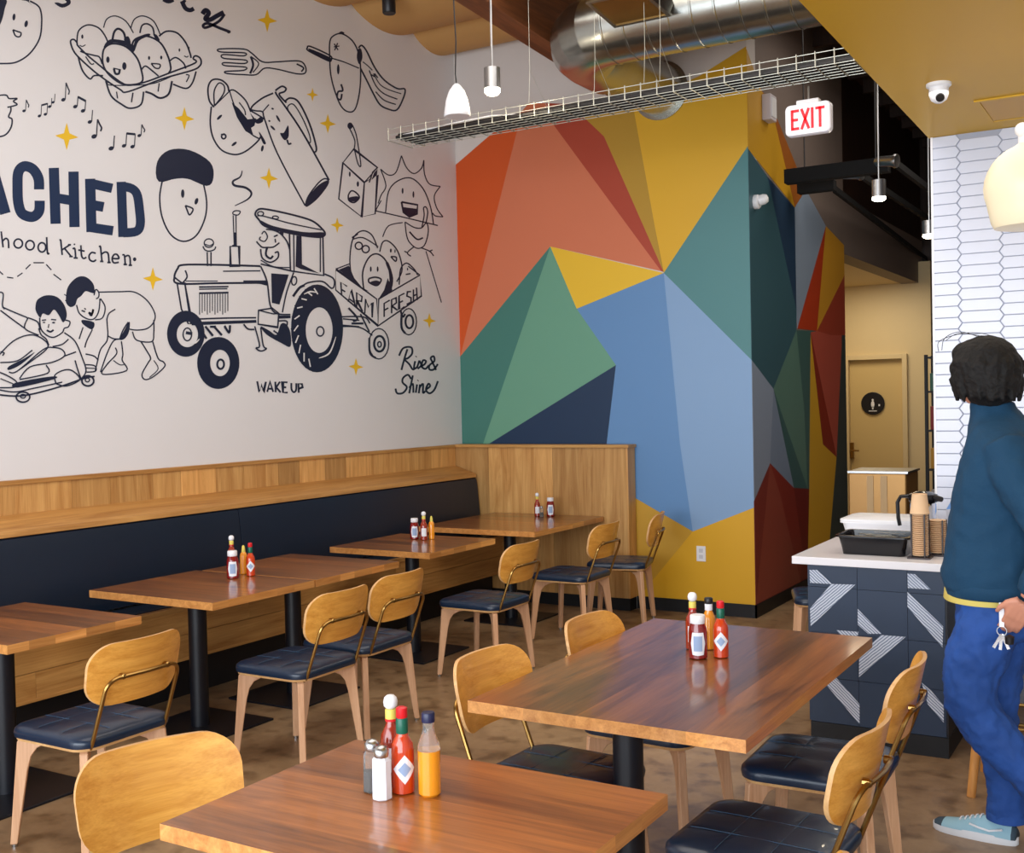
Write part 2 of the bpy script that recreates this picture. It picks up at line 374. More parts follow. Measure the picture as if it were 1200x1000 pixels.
B_ = [
 ([(535,193),(575,158),(612,130),(541,418)], OR),
 ([(541,418),(612,130),(620,121),(640,121),(650,148),(775,318),(645,289)], SA),
 ([(640,121),(668,122),(708,160),(778,319),(775,318),(650,148)], RD),
 ([(668,122),(742,124),(767,263),(778,319),(708,160)], DY),
 ([(742,124),(820,89),(871,55),(872,172),(778,320),(767,263)], YE),
 ([(872,172),(875,422),(778,320)], TE),
 ([(645,289),(778,320),(676,362)], (232, 188, 48)),
 ([(778,320),(875,422),(880,595),(812,623),(797,520)], LB),
 ([(778,320),(797,520),(812,623),(745,584),(700,560),(711,521),(722,428),(676,362)], BL),
 ([(541,418),(645,289),(566,521),(553,560),(542,560)], GD),
 ([(645,289),(676,362),(722,428),(572,521),(553,533),(553,560),(566,521)], GL),
 ([(722,428),(711,521),(700,560),(553,560),(553,533),(572,521)], NV),
 ([(700,560),(745,584),(812,623),(750,699),(700,745),(553,745),(553,560)], (196, 152, 52)),
 ([(812,623),(880,595),(880,730),(700,745),(750,699)], (218, 166, 34)),
 ([(542,560),(553,560),(553,745),(542,745)], NV),
]
for pts, c_ in B_: facet(wb, 'back', pts, c_)
S_ = [
 ([(871,55),(891,104),(905,131),(920,195),(931,243),(872,172)], (206, 156, 36)),
 ([(891,104),(903,121),(933,195),(944,222),(931,243),(920,195),(905,131)], (160, 92, 34)),
 ([(872,172),(899,207),(933,364),(933,387),(906,456),(875,422)], (56, 92, 104)),
 ([(899,207),(931,244),(933,364)], (38, 62, 88)),
 ([(944,222),(967.5,265),(934,385),(933,364),(931,244)], (140, 156, 176)),
 ([(967.5,265),(957,388),(934,385)], (184, 62, 26)),
 ([(967.5,265),(990,288),(990,323),(957,388)], (212, 154, 44)),
 ([(990,323),(957,388),(973,393),(990,393)], (168, 66, 44)),
 ([(957,388),(949.6,389.6),(980,535),(986,405),(986,393),(973,393)], (186, 84, 66)),
 ([(949.6,389.6),(951,402),(964,521),(980,536)], (142, 44, 26)),
 ([(933,387),(957,388),(949.6,389.6),(948,573),(946,573),(942,480)], (66, 100, 96)),
 ([(933,387),(942,480),(946,573),(906,456)], (92, 128, 116)),
 ([(906,456),(946,573),(930,572)], (60, 96, 96)),
 ([(875,422),(906,456),(902,543),(880,588)], (142, 156, 178)),
 ([(906,456),(930,572),(902,543)], (124, 140, 164)),
 ([(949.6,392),(964,521),(980,536),(972,632),(946,690),(948,573)], (218, 168, 44)),
 ([(986,393),(990,393),(990,640),(972,655),(972,632),(980,535),(986,405)], (60, 72, 70)),
 ([(880,588),(902,543),(884,720),(880,725)], (128, 50, 42)),
 ([(902,543),(914,580),(938,690),(884,720)], (146, 68, 54)),
 ([(902,543),(930,572),(940,645),(938,690),(914,580)], (132, 44, 34)),
 ([(930,572),(948,573),(946,690),(938,690),(940,645)], (112, 30, 24)),
 ([(972,632),(972,655),(946,690)], (60, 72, 70)),
]
for pts, c_ in S_: facet(ws, 'side', pts, c_)
# ================================================================== line mural painted on the left wall
def cr_(pts, closed=False, k=5):
    n = len(pts)
    if n < 3: return [tuple(map(float, p)) for p in pts]
    out = []
    rng = range(n if closed else n-1)
    for i in rng:
        p0 = pts[(i-1) % n] if closed or i > 0 else pts[i]; p1 = pts[i]; p2 = pts[(i+1) % n]
        p3 = pts[(i+2) % n] if closed or i < n-2 else p2
        for j in range(k):
            t = j/k
            out.append(tuple(0.5*((2*p1[a])+(-p0[a]+p2[a])*t+(2*p0[a]-5*p1[a]+4*p2[a]-p3[a])*t*t+(-p0[a]+3*p1[a]-3*p2[a]+p3[a])*t**3) for a in (0, 1)))
    if not closed: out.append(tuple(map(float, pts[-1])))
    return out
class Draw:
    """strokes and fills given in photo pixels (through an offset and scale), laid on the wall plane"""
    def __init__(s, ox=0, oy=0, sc=1.0, lift=0.001): s.t = (ox, oy, sc); s.mb = MB(); s.lift = lift; s.k = 0
    def frame(s, ox, oy, sc): s.t = (ox, oy, sc); return s
    def px(s, p): return (s.t[0]+p[0]/s.t[2], s.t[1]+p[1]/s.t[2])
    def W(s, p, lift=None):
        v = onX(p[0], p[1], XL); v.x += (s.lift if lift is None else lift)+s.k*0.00004; return v
    def S(s, pts, w=1.4, closed=False, smooth=True, taper=False, lift=None):
        if isinstance(pts, str): pts = [tuple(map(float, q.split(','))) for q in pts.split()]
        s.k += 1; q = [s.px(p) for p in pts]; w = w*1.18 if w < 5 else w
        if smooth: q = cr_(q, closed)
        n = len(q); a = []; b_ = []
        for i in range(n):
            p = q[i]; pa = q[(i-1) % n] if closed or i > 0 else p; pb = q[(i+1) % n] if closed or i < n-1 else p
            tx, ty = pb[0]-pa[0], pb[1]-pa[1]; l = math.hypot(tx, ty) or 1; nx, ny = -ty/l, tx/l
            h = w/2
            if taper: h *= 0.35+0.65*math.sin(PI*i/max(1, n-1))
            if not smooth and 0 < i < n-1 or (not smooth and closed):   # mitre
                ux, uy = p[0]-pa[0], p[1]-pa[1]; lu = math.hypot(ux, uy) or 1
                c_ = abs((nx*(-uy/lu)+ny*(ux/lu))); h /= max(0.5, c_)
            a.append((p[0]+nx*h, p[1]+ny*h)); b_.append((p[0]-nx*h, p[1]-ny*h))
        vs = [s.W(p, lift) for p in a]+[s.W(p, lift) for p in b_]
        m = n if closed else n-1
        s.mb.add(vs, [(i, (i+1) % n, n+(i+1) % n, n+i) for i in range(m)]); return s
    def Fl(s, pts, smooth=True, lift=None):
        if isinstance(pts, str): pts = [tuple(map(float, q.split(','))) for q in pts.split()]
        s.k += 1; q = [s.px(p) for p in pts]
        if smooth: q = cr_(q, True, 4)
        vs = [s.W(p, lift) for p in q]
        s.mb.add(vs, [tuple(range(len(vs)))]); return s
    def E(s, cx, cy, rx, ry, rot=0, w=None, n=20, lift=None):
        pts = [(cx+rx*math.cos(2*PI*k/n)*math.cos(rot)-ry*math.sin(2*PI*k/n)*math.sin(rot), cy+rx*math.cos(2*PI*k/n)*math.sin(rot)+ry*math.sin(2*PI*k/n)*math.cos(rot)) for k in range(n)]
        return s.Fl(pts, False, lift) if w is None else s.S(pts, w, True, False, lift=lift)
    def ring(s, c1, r1, c2, r2, n=40, lift=None):
        o = [s.px((c1[0]+r1[0]*math.cos(2*PI*k/n), c1[1]+r1[1]*math.sin(2*PI*k/n))) for k in range(n)]
        i_ = [s.px((c2[0]+r2[0]*math.cos(2*PI*k/n), c2[1]+r2[1]*math.sin(2*PI*k/n))) for k in range(n)]
        s.mb.add([s.W(p, lift) for p in o+i_], [(k, (k+1) % n, n+(k+1) % n, n+k) for k in range(n)]); return s
    def done(s, name, label=None, mat=None):
        o = obj(name, s.mb, mat or m_ink, wl)
        if label: o['label'] = label
        return o
A = (0, 0, 4.0); B4 = (200, 0, 4.0); CC = (0, 250, 4.0); DD = (180, 230, 4.0); EE = (380, 130, 2.857)

# egg carton
d = Draw(*A)
d.S('330,195 345,185 360,200 365,215 410,260 470,310 530,360 570,388 605,400 680,385 800,340 915,295 905,275 915,262 935,270 943,290 935,310 900,330 760,370 600,430 560,418 460,350 380,280 345,240', 1.7, True)
d.S('360,200 368,145 410,117 460,130 490,165 508,205', 1.5).S('485,130 500,90 540,75 590,100 625,155', 1.2).S('613,130 630,90 670,75 720,100 752,165', 1.2)
d.S('525,195 535,150 555,135 580,155 590,200', 2.2).S('655,155 665,120 690,112 715,130 722,165', 1.6)
d.S('745,170 780,147 830,155 870,200 890,250 895,272', 1.7)
d.S('480,265 490,225 530,205 590,220 640,270 662,330 665,383 610,398 560,388 510,350 485,310', 1.8, True)
d.S('622,240 620,205 640,180 690,170 750,200 785,260 800,320 788,345', 1.8)
d.Fl('485,225 515,185 600,195 622,215 640,178 690,158 702,166 650,192 625,245 590,215 530,200').Fl('580,185 600,170 612,200 600,212').Fl('718,160 735,165 748,190 730,185')
d.E(505, 280, 8, 15).E(582, 310, 10, 18).E(698, 272, 5, 9).E(755, 270, 5, 9).E(385, 172, 5, 10).E(840, 235, 4, 8).E(885, 225, 3, 6)
d.S('533,322 540,345 556,345 560,328', 2.2).S('530,320 566,328', 1.2).S('708,298 725,318 745,320 748,302 708,298', 1.4).S('372,212 385,218 400,210', 1).S('862,262 875,268 882,262', 1)
d.S('375,240 400,250 440,260 465,268 478,300', 1.5).S('660,330 680,310 710,330 742,357', 1.5).S('790,290 822,270 858,295 870,322', 1.5).S('400,265 425,300 440,298', 1.2)
d.S('365,265 385,330 420,370 440,355 482,355', 1.6).S('495,380 520,450 570,490 610,508 660,490 672,430', 1.7).S('680,430 710,440 750,460 790,440 805,380', 2).S('810,395 870,415 900,390 918,335', 1.6)
d.S('545,430 550,462', 1.2).S('622,435 615,480', 1.4).S('745,390 740,430', 1.2).S('870,350 885,355 872,385', 1.2).S('505,385 520,400 700,395 800,360', 1.0)
d.done('painted_egg_carton')
# egg at the top left corner
d = Draw(*A)
d.S('140,5 175,25 190,50 195,100 185,180 140,250 80,290 20,298 -40,290 -90,240 -110,150', 1.6).Fl('-20,-10 30,0 22,40 10,90 -10,130 -30,120')
d.E(65, 80, 7, 16, 0.1).E(122, 112, 8, 16, 0.2).S('60,140 72,168 92,172 98,155 82,148 60,140', 1.5).Fl('100,0 125,5 150,24 135,8 140,-8')
d.done('painted_egg')
d = Draw(*A)
d.Fl('255,15 290,36 328,20 326,-4 300,-4 312,10 292,18 272,12')
d.S('765,-4 790,6 812,-2', 4.5).S('852,5 868,38 890,48 908,40', 5).S('868,0 856,16', 3)
d.S('948,66 962,48 978,62 962,88 985,92 1015,75 1048,58', 4.6).S('1052,66 1030,96 995,118 960,130 952,118 975,110 1030,132 1078,150', 2.8).E(1072, 150, 9, 7)
d.done('painted_script_lettering')
# music notes
d = Draw()
def note(x, y, h, flag=0, s=1.0):
    d.E(x, y, 2.6*s, 2.0*s, -0.4).S([(x+2.3*s, y-0.5), (x+3.2*s, y-h)], 0.9*s, smooth=False)
    if flag: d.S([(x+3.2*s, y-h), (x+5.2*s, y-h*0.72), (x+7*s, y-h*0.5), (x+6*s, y-h*0.3)], 1.3*s)
def beam2(x, y, h, dx, dy, s=1.0):
    note(x, y, h, 0, s); note(x+dx, y+dy, h, 0, s)
    d.S([(x+3.0*s, y-h+0.5), (x+dx+3.2*s, y+dy-h+0.5)], 2.2*s, smooth=False)
note(28, 130, 13, 1, .8); beam2(46, 136, 13, 7, -2, .8); note(58, 125, 10, 0, .8); note(62, 120, 10, 0, .7); note(74, 117, 20, 1, 1.0); beam2(88, 125, 12, 9, 5, 1.0)
note(105, 143, 14, 0, 1.0); note(110, 160, 20, 1, 1.25); note(130, 174, 15, 0, 1.2); beam2(145, 171, 15, 10, 1, 1.0); note(163, 159, 13, 1, .9)
d.done('painted_music_notes')
# singing bird at the left edge
d = Draw(*A).S('-60,460 0,447 30,447 42,462 80,462 62,475 80,490 50,500 34,503', 1.5).S('50,500 50,520 40,548 56,560 50,600 20,635 -40,645', 1.6); d.done('painted_bird')
# fork
d = Draw(*B4)
d.S('228,230 340,230 380,250 430,290 500,290 600,286 630,310 630,342 590,346 500,325 440,320 400,350 340,350 265,345 258,335 340,330 350,315 255,308 250,294 345,298 350,282 250,274 246,256 340,262 345,248 236,244', 1.4, True)
d.S('375,265 386,305 372,345', 2.2).S('375,265 412,298 385,340', 1.2).S('590,300 622,318 612,336', 1.6).done('painted_fork')
# winged bean in a cap
d = Draw(*B4)
d.S('745,200 760,170 800,158 850,190 880,250 890,330 885,430 865,510 835,525 800,500 770,430 750,350 745,270', 1.4, True)
d.S('640,225 655,218 745,260 752,282 735,284 648,240', 1.5, True).Fl('650,228 740,266 750,284 735,285 660,245').S('750,272 810,290 882,320', 1.2).E(785, 325, 6, 24)
d.S('798,395 806,425 785,430 780,458 796,467 802,440', 1.8).S('766,205 784,235', 1.2).S('782,202 768,236', 1.2).S('764,220 790,216', 1.0).S('790,158 800,152 812,158', 2)
d.Fl('878,232 872,270 884,302 898,270 892,230').S('880,225 895,213 918,240 955,315 1000,375 1060,415 1097,418 1090,460 1060,515 1020,512 980,490 950,440 920,380 890,322', 1.6)
d.S('930,330 960,400 1000,440 1062,465', 1.2).S('950,345 980,395 1020,420 1080,440', 1.0).S('960,430 1000,470 1055,490', 1.2).S('940,350 955,360', 1.2).S('955,345 970,365', 1.2).S('900,290 925,310 945,330', 1)
d.done('painted_winged_bean')
# cup and jug
d = Draw(*B4)
d.S('203,503 180,470 175,410 195,375 235,375 265,400 272,428', 1.7).S('205,497 203,430 225,390 250,403 247,440 205,497', 1.4)
d.S('275,425 300,425 350,470 375,525', 1.5).S('385,635 415,650 420,640', 1.4).S('275,425 300,500 350,600 385,635', 1.2).S('205,497 275,428', 1.2)
d.Fl('285,480 320,510 360,560 400,555 392,590 376,600 388,637 350,615 310,550', False)
d.S('190,500 185,580 200,650 240,705 300,725 350,710 400,670 420,645', 1.6).E(228, 550, 6, 16, 0.8).E(297, 675, 6, 15, 0.9).E(248, 640, 10, 11, 0, 1.6).S('235,630 250,632', 1.2)
d.Fl('372,530 400,560 425,545 432,570 400,578').Fl('412,618 430,640 446,672 432,672').E(429, 696, 6, 15, 0.2).S('320,480 345,515 350,540', 1.2)
d.done('painted_pouring_cup')
d = Draw(*B4)
d.S('375,515 385,495 430,460 480,437', 1.7).S('490,430 500,450 540,505 620,625 742,845', 1.8).S('375,515 400,520 430,525 440,560 500,720 630,965', 1.5).Fl('630,965 640,930 690,870 738,845 735,872 690,930 645,967').S('742,845 720,838 690,860 645,920 630,965', 1.4)
d.S('490,425 520,405 540,415 532,430 508,440 522,462 542,482', 1.8).S('535,475 560,460 600,480 650,580 682,690 675,715', 1.8).S('552,495 578,492 620,560 652,640 648,668 600,590 552,520', 1.2, True).S('430,525 460,490', 1.2).S('375,520 410,540 440,560', 1.5)
d.E(503, 556, 5, 18, -0.5).E(478, 600, 5, 15, -0.8).S('472,508 482,512', 1.6).S('458,565 466,570', 1.6).Fl('512,625 530,622 550,588 552,640 532,657').S('545,655 552,675 565,672', 1.8)
d.done('painted_jug')
# yellow stars
for i, (sx, sy, sr) in enumerate([(78,160,14),(216,139,12),(313,24,12),(366,111,7),(384,145,10),(315,209,11),(179,327,12),(395,264,8),(417,430,9),(503,376,8)]):
    d = Draw(); pts = []
    for k in range(4):
        a_ = PI/2*k; pts += [(sx+sr*math.cos(a_)*0.98, sy+sr*1.15*math.sin(a_)+sr*math.cos(a_)*0.08)]
        a2 = a_+PI/4; pts += [(sx+sr*.33*math.cos(a2)*1.0, sy+sr*.38*math.sin(a2))]
    d.Fl(pts, False); d.done('painted_star', mat=m_star)
# wisp of steam
d = Draw(*B4).S('335,800 325,830 292,850 300,870 350,880 378,905 360,935 300,965', 2.4, taper=True); d.done('painted_steam')
# smiling egg (plain cap in place of the ears)
d = Draw(); d.S('190,212 187,232 190,255 200,275 215,283 230,276 240,256 242,236 238,214', 1.6).S('190,212 214,208 238,214', 1.6)
d.Fl('186,213 184,190 198,176 222,176 246,190 250,208 242,218 214,208').E(214, 227, 2, 5).E(230, 236, 2, 4, 0.3).S('217,241 226,245 222,252 219,246 217,241', 1.6)
d.done('painted_smiling_egg')
# sign lettering
G = (0, 90, 4.165)
d = Draw(*G)
k = 1/4.165
d.S('-52,398 26,668', 52*k, smooth=False).S('-56,398 -128,640', 50*k, smooth=False).S('-100,560 0,580', 40*k, smooth=False)
d.S('190,550 188,500 168,460 140,440 110,440 88,470 85,540 88,610 102,660 130,680 165,682 190,655 193,605', 50*k)
d.S('262,445 271,718', 50*k, smooth=False).S('358,463 363,734', 50*k, smooth=False).S('265,590 360,606', 46*k, smooth=False)
d.S('439,498 446,758', 50*k, smooth=False).S('439,520 547,545', 46*k, smooth=False).S('440,624 505,636', 48*k, smooth=False).S('444,736 551,752', 46*k, smooth=False)
d.S('591,513 600,782', 46*k, smooth=False).S('592,535 640,545 668,575 680,650 684,720 664,755 600,762', 44*k)
d.done('painted_sign_lettering', mat=m_navy, label='large bold navy letters ACHED')
d = Draw(*CC); w = 1.7
d.S('5,85 14,160', w).S('11,132 26,118 38,128 40,164', w).E(85, 142, 20, 21, 0, w).E(140, 150, 20, 22, 0, w).E(196, 160, 18, 22, 0, w).S('218,112 222,186 230,186', w)
d.S('284,125 291,196', w).S('290,172 326,148', w).S('302,165 332,202', w).S('278,126 286,124', w).S('318,148 332,148', w).S('324,203 340,203', w).S('340,168 350,166 354,208', w).S('344,210 364,210', w).E(348, 146, 4, 4)
d.S('378,150 382,200 392,212 404,206', w).S('366,172 396,178', w).S('448,188 430,184 417,198 420,218 436,226 450,218', w).S('470,155 477,224', w).S('475,192 492,182 506,190 510,230', w).S('462,156 472,154', w).S('468,226 484,226', w).S('502,231 518,231', w)
d.S('526,212 556,212 548,194 534,194 525,212 532,232 556,230', w).S('572,196 582,198 586,238', w).S('583,206 598,198 608,208 610,242', w).S('578,240 594,240', w).S('602,244 618,244', w).E(630, 216, 8, 9)
d.done('painted_small_lettering', label='small lettering hood kitchen')
# WAKE UP
d = Draw(*DD); w = 1.9
for q in ('485,868 495,918 505,885 515,918 526,870', '532,918 545,870 560,918', '537,903 556,903', '570,870 572,919', '592,870 574,896 595,920', '627,873 604,872 606,920 628,921', '605,895 621,897', '680,922 678,879 695,881 698,896 680,903'):
    d.S(q, w, smooth=False)
d.S('645,876 646,905 656,919 667,909 668,877', w).done('painted_wake_up_lettering', label='small navy lettering WAKE UP')
# two children with a skateboard
d = Draw(*CC); w = 1.3
d.Fl('308,400 318,345 358,302 400,298 436,330 442,372 425,372 400,366 380,388 362,402 352,430 330,440 312,425').S('300,380 312,388', 1).S('305,408 316,415', 1)
d.S('358,430 372,470 408,495 440,495 462,460 468,400', w).S('440,385 448,358 462,370 462,392 450,402', w).S('415,465 432,470 436,450 428,480 415,465', 1.8).S('382,456 398,462', 1.5).S('395,445 402,452', 1.2)
d.S('462,370 560,368 630,370 690,410 725,470 720,510 690,540 640,548 600,542', w).S('470,400 492,440 480,490 445,500', w).Fl('385,500 440,512 430,545 388,520')
d.S('500,495 505,560', w).S('540,450 510,470 500,500', w).S('505,560 500,600 470,640 455,700 445,740', w).S('560,590 530,600 500,660 470,745', w).S('505,575 530,588 560,590', w).S('600,510 575,550 560,590', w).Fl('606,508 604,555 584,588 560,592 580,552')
d.S('620,555 640,595 710,602 720,560 720,500', w).S('660,602 690,650 705,680 693,702 665,755 680,780 720,765 770,720 765,697 740,680 715,602', w).S('720,690 740,730 700,770', 1)
d.S('568,600 575,660 572,690 592,738 480,755 500,710 545,660 540,630', w).S('530,690 560,710 580,710', 1).S('388,535 370,590', w).S('432,545 405,600 397,630', w)
d.S('400,660 440,670 460,690', w).S('400,710 442,715 447,740 405,745', w).S('400,725 445,728', 1)
d.Fl('165,440 175,405 215,385 265,392 300,430 312,480 295,512 276,480 252,452 228,478 200,470 188,490 170,465')
d.S('185,490 190,540 215,570 250,582 290,560 300,540 320,532 326,508 300,500', w).E(205, 512, 6, 3).E(250, 513, 7, 4).S('218,548 235,556 250,547', 1.8).S('228,520 225,538', 1).S('195,502 215,500', 1.2).S('238,498 262,500', 1.2)
d.S('300,560 350,600 385,680 402,740 378,778', w).S('180,540 192,570 215,590 228,620', w).S('130,490 175,510 186,548', w).S('130,490 115,540 180,572', w).S('10,440 60,462 128,490', w).S('0,455 60,500 115,540', w).S('-30,380 0,370 14,382 10,430 20,450', w)
d.S('245,625 290,615 320,590', w).S('300,670 355,650', w).S('-20,680 60,600 140,570 200,590 222,630 150,690 80,740', w).S('0,700 80,692 150,642', w).S('40,745 80,740 200,640 250,630 290,640 300,670 240,700 140,720 90,775', w)
d.Fl('40,718 110,682 162,652 95,710 40,735').S('215,712 222,750 90,780', w).S('262,800 255,760 300,735 340,740 372,780 310,810 262,800', w).S('350,690 365,740 380,780', w).S('0,650 18,655 10,668', w)
d.S('-40,820 60,838 150,822 290,792', w).S('-20,850 100,856 250,822 390,775 442,765', 1.6).Fl('70,795 240,765 252,778 80,818').E(106, 862, 32, 24, 0, 1.6).E(106, 858, 12, 9, 0, 1.2).E(410, 786, 28, 24, 0, 1.8).E(408, 782, 10, 9, 0, 1.2)
d.S('-20,740 30,760 75,790 70,815 -10,818', w).S('0,775 60,800', 1)
d.done('painted_skateboarding_children')
d = Draw(*CC)
for q in ('-15,262 0,275 14,288', '32,300 62,304', '80,297 105,280', '120,262 142,240', '156,232 206,232', '216,240 240,266', '250,286 286,313'): d.S(q, 1.2)
d.done('painted_dashed_trail')
# tractor
d = Draw(*DD); w = 1.6
d.S('500,328 300,322 140,322 112,340 97,380 118,410 300,408 520,406', 2.0).S('148,348 156,380 132,410', w).S('110,410 130,530 162,598 178,600 146,410', w, smooth=False).S('97,380 130,405 150,408', w)
d.S('170,578 320,572 480,570', w).Fl('176,590 480,580 482,594 178,606', False).S('325,352 500,350', 1.3).S('150,398 300,398', 1).Fl('420,395 530,395 530,420 500,412 420,408', False)
for i in range(12): d.S([(215+i*12, 455), (215+i*12, 555-(i % 3)*8)], 0.9, smooth=False)
d.S('212,426 350,424', 1.6).S('212,436 345,434', 1.2).S('212,455 350,452', 1.8)
d.S('358,235 400,235 402,330 360,330', 1.4, True, False).S('372,90 377,235', 1.1).S('385,90 387,235', 1.1).Fl('376,170 386,170 388,235 378,235', False).S('370,75 385,68 405,72 395,88 373,85 370,75', 1.2).Fl('360,238 398,238 385,228 370,228', False)
d.S('250,262 252,328', 1.4).S('268,262 268,328', 1.4).S('230,235 240,252 260,258 284,250 290,236', 1.3).E(258, 220, 22, 20, 0, 1.2).S('240,225 262,232 280,222', 1)
d.ring((150, 645), (88, 108), (157, 648), (50, 60)).E(157, 648, 20, 30, 0, 1.3).S('150,640 180,645', 3)
d.ring((302, 782), (99, 122), (310, 782), (46, 62)).E(313, 788, 16, 22, 0, 2.0)
d.Fl('500,610 530,650 600,690 640,705 640,640 620,600 595,600 575,650 540,630')
d.ring((765, 620), (122, 206), (775, 628), (63, 107)).E(780, 634, 17, 22, 0, 1.4)
for k_ in range(11):
    a_ = math.radians(100+k_*16); p1 = (765+122*math.cos(a_), 620+206*math.sin(a_)); p2 = (765+96*math.cos(a_-0.12), 620+170*math.sin(a_-0.12))
    d.S([p1, p2], 1.5, smooth=False, lift=-0.0)
d.S('475,85 490,62 530,62 640,85 740,115 790,155 802,178 780,192 700,185 600,165 520,140 492,110', 1.8, True).Fl('497,112 560,140 700,168 798,170 792,192 700,186 600,165 520,140').S('485,92 520,95 640,128 785,158', 1.2).E(570, 100, 14, 7, 0.1, 1.2).E(500, 82, 14, 10, 0, 1.2)
d.S('635,172 640,352', 1.5).S('655,175 657,352', 1.3).S('792,190 796,372 650,352 500,318', 1.5, smooth=False).S('780,195 780,356', 1.2).Fl('668,185 692,188 694,320 775,362 690,342 664,330', False)
d.S('500,328 530,400 545,510 575,550 640,555', 1.5).Fl('550,362 632,368 588,508 553,500', False).S('655,358 622,450 602,545', 1.4).S('690,428 722,406 790,400 832,432 846,415 840,385 800,365', 1.5).S('652,470 682,430 706,418', 2.5).E(657, 397, 12, 20, 0.1, 1.3)
d.S('500,190 495,203 518,212 532,190 518,165 505,178', 1.2).S('525,155 560,160 592,175 622,210 636,250', 1.4).S('480,212 505,238 530,240 560,238 588,218', 1.4).S('500,248 508,290 545,310 580,290 582,262 566,266', 1.5).S('530,240 525,275 545,292 558,280', 2).S('562,190 580,182', 1.4).S('568,200 570,218', 1.4).Fl('590,162 608,165 606,190 590,178', False).S('500,300 560,330 636,335', 1)
d.S('490,535 555,525 585,550 580,615 488,600', 1.4, True, False).S('490,535 560,552 585,550', 1.2, smooth=False).Fl('585,560 640,560 640,572 585,575', False).S('585,585 625,590 600,650 560,630', 1.5)
d.S('420,600 440,622 470,625', 1.6).S('472,610 495,700 478,712 500,726 527,715 512,700 500,615', 1.4)
for q in ('208,610 246,668', '240,610 276,655', '280,610 318,652', '330,608 352,640 356,605', '215,615 225,612', '262,612 290,612'): d.S(q, 2.2)
d.S('885,575 962,582', 1.3).S('885,605 962,612', 1.3)
d.done('painted_tractor')
d = Draw(*DD, lift=0.009)
for k_ in range(10):
    a_ = math.radians(108+k_*17); p1 = (765+112*math.cos(a_), 620+190*math.sin(a_)); p2 = (765+92*math.cos(a_+0.16), 620+160*math.sin(a_+0.16))
    d.S([p1, p2], 1.3, smooth=False)
d.S('770,760 820,735 850,660', 1.6, taper=True).S('700,460 730,448 760,452', 1.6, taper=True).S('160,690 190,688 210,670', 1.5, taper=True)
d.done('painted_tyre_highlights', mat=m_wall)
# cart of eggs
d = Draw(*EE)
d.S('38,530 175,630 180,720 38,600', 1.3, True, False).S('182,630 320,550 325,620 180,720', 1.3, True, False).S('38,530 85,512', 1.2).S('280,520 320,550', 1.2)
d.Fl('48,532 82,518 100,560 125,590 150,605 135,600', False).Fl('212,560 228,600 180,632 200,600', False)
w = 1.5
for q in ('58,618 55,574 76,588', '57,598 70,606', '80,640 90,600 104,655', '84,630 100,642', '108,660 108,608 126,622 124,638 108,634 128,672', '135,678 138,630 148,658 161,642 160,692',
          '200,690 200,645 219,634', '200,668 214,660', '225,678 225,632 240,626 241,643 226,654 245,668', '268,656 250,665 250,620 268,611', '250,643 263,636', '290,605 278,606 276,620 290,626 290,641 275,648', '298,642 298,598', '311,634 308,592', '298,620 309,614'):
    d.S(q, w, smooth=False)
d.S('92,565 85,500 95,430 125,402 158,415 178,460', 1.3).S('95,430 130,425 180,455', 1.2).E(115, 452, 12, 12, 0, 1.4).E(138, 463, 12, 12, 0, 1.4).S('92,425 112,412', 1.5)
d.S('132,602 128,540 150,490 180,480 210,510 220,570 205,608', 1.5).Fl('205,510 222,560 214,605 224,600 230,560 215,510').E(155, 530, 3, 9).E(178, 530, 3, 9).S('148,562 170,557 190,565 176,585 150,575 148,562', 1.6).Fl('152,575 172,568 186,574 172,585')
d.S('185,472 195,440 215,437 245,470 260,530 242,572', 1.3).E(222, 468, 3, 7).E(236, 470, 2, 6).S('222,488 240,490 238,504 222,488', 1.4).S('250,582 255,530 275,510 300,530 312,550', 1.3).E(278, 530, 2, 5).S('272,548 288,545', 1.4)
d.E(182, 780, 33, 51, 0, 1.2).E(184, 780, 18, 26, 0, 2.2).E(184, 782, 6, 9, 0, 1.4).S('150,760 152,810 172,828', 2).E(282, 706, 26, 44, 0, 1.2).E(284, 706, 13, 22, 0, 2.0).S('258,680 258,725 270,745', 2.2).S('255,670 262,690 270,680', 2)
d.S('50,690 130,690 152,712', 1.4).S('52,722 118,725 160,752', 1.4).S('80,660 110,695 95,705', 2).S('120,680 150,740', 1.6).S('90,712 130,712', 2)
d.done('painted_egg_cart', label='painted cart marked FARM FRESH')
d = Draw(*EE)
d.S('62,174 48,295 125,355 134,240', 1.3, True, False).S('134,240 178,215 170,345 125,355', 1.3, True, False).S('62,174 98,128 178,190 134,240', 1.3, True, False).S('178,190 162,205 150,240', 1.3, smooth=False).Fl('178,195 166,208 158,232 176,214', False)
d.S('100,126 102,100 90,70 80,50 90,43 104,72 112,110 122,182 112,176 100,126', 1.2).E(86, 50, 9, 11).E(85, 212, 3, 9).E(112, 245, 4, 9).S('80,282 90,268 105,273 117,290 100,307 82,300 80,282', 1.5).Fl('84,290 110,286 114,294 100,304 84,300')
d.done('painted_drink_carton')
d = Draw(*EE)
d.S('205,340 215,270 245,235 290,225 330,260 355,320 366,382', 1.2).S('172,335 260,355 380,384', 1.2).E(262, 268, 3, 10).E(298, 280, 3, 11).S('258,305 312,315 310,345 285,355 265,340 258,305', 1.8, smooth=False).Fl('262,322 310,328 306,346 285,354 266,340', False)
for q in ('188,195 215,215 240,205 258,150', '258,150 275,190 300,210 325,192 333,165', '333,165 335,210 352,245 388,253', '388,253 368,285 376,325 397,355', '397,355 372,352 362,342', '188,195 206,250 190,282 180,310', '190,300 176,325 172,335'): d.S(q, 1.1)
d.done('painted_rising_sun')
d = Draw(*EE)
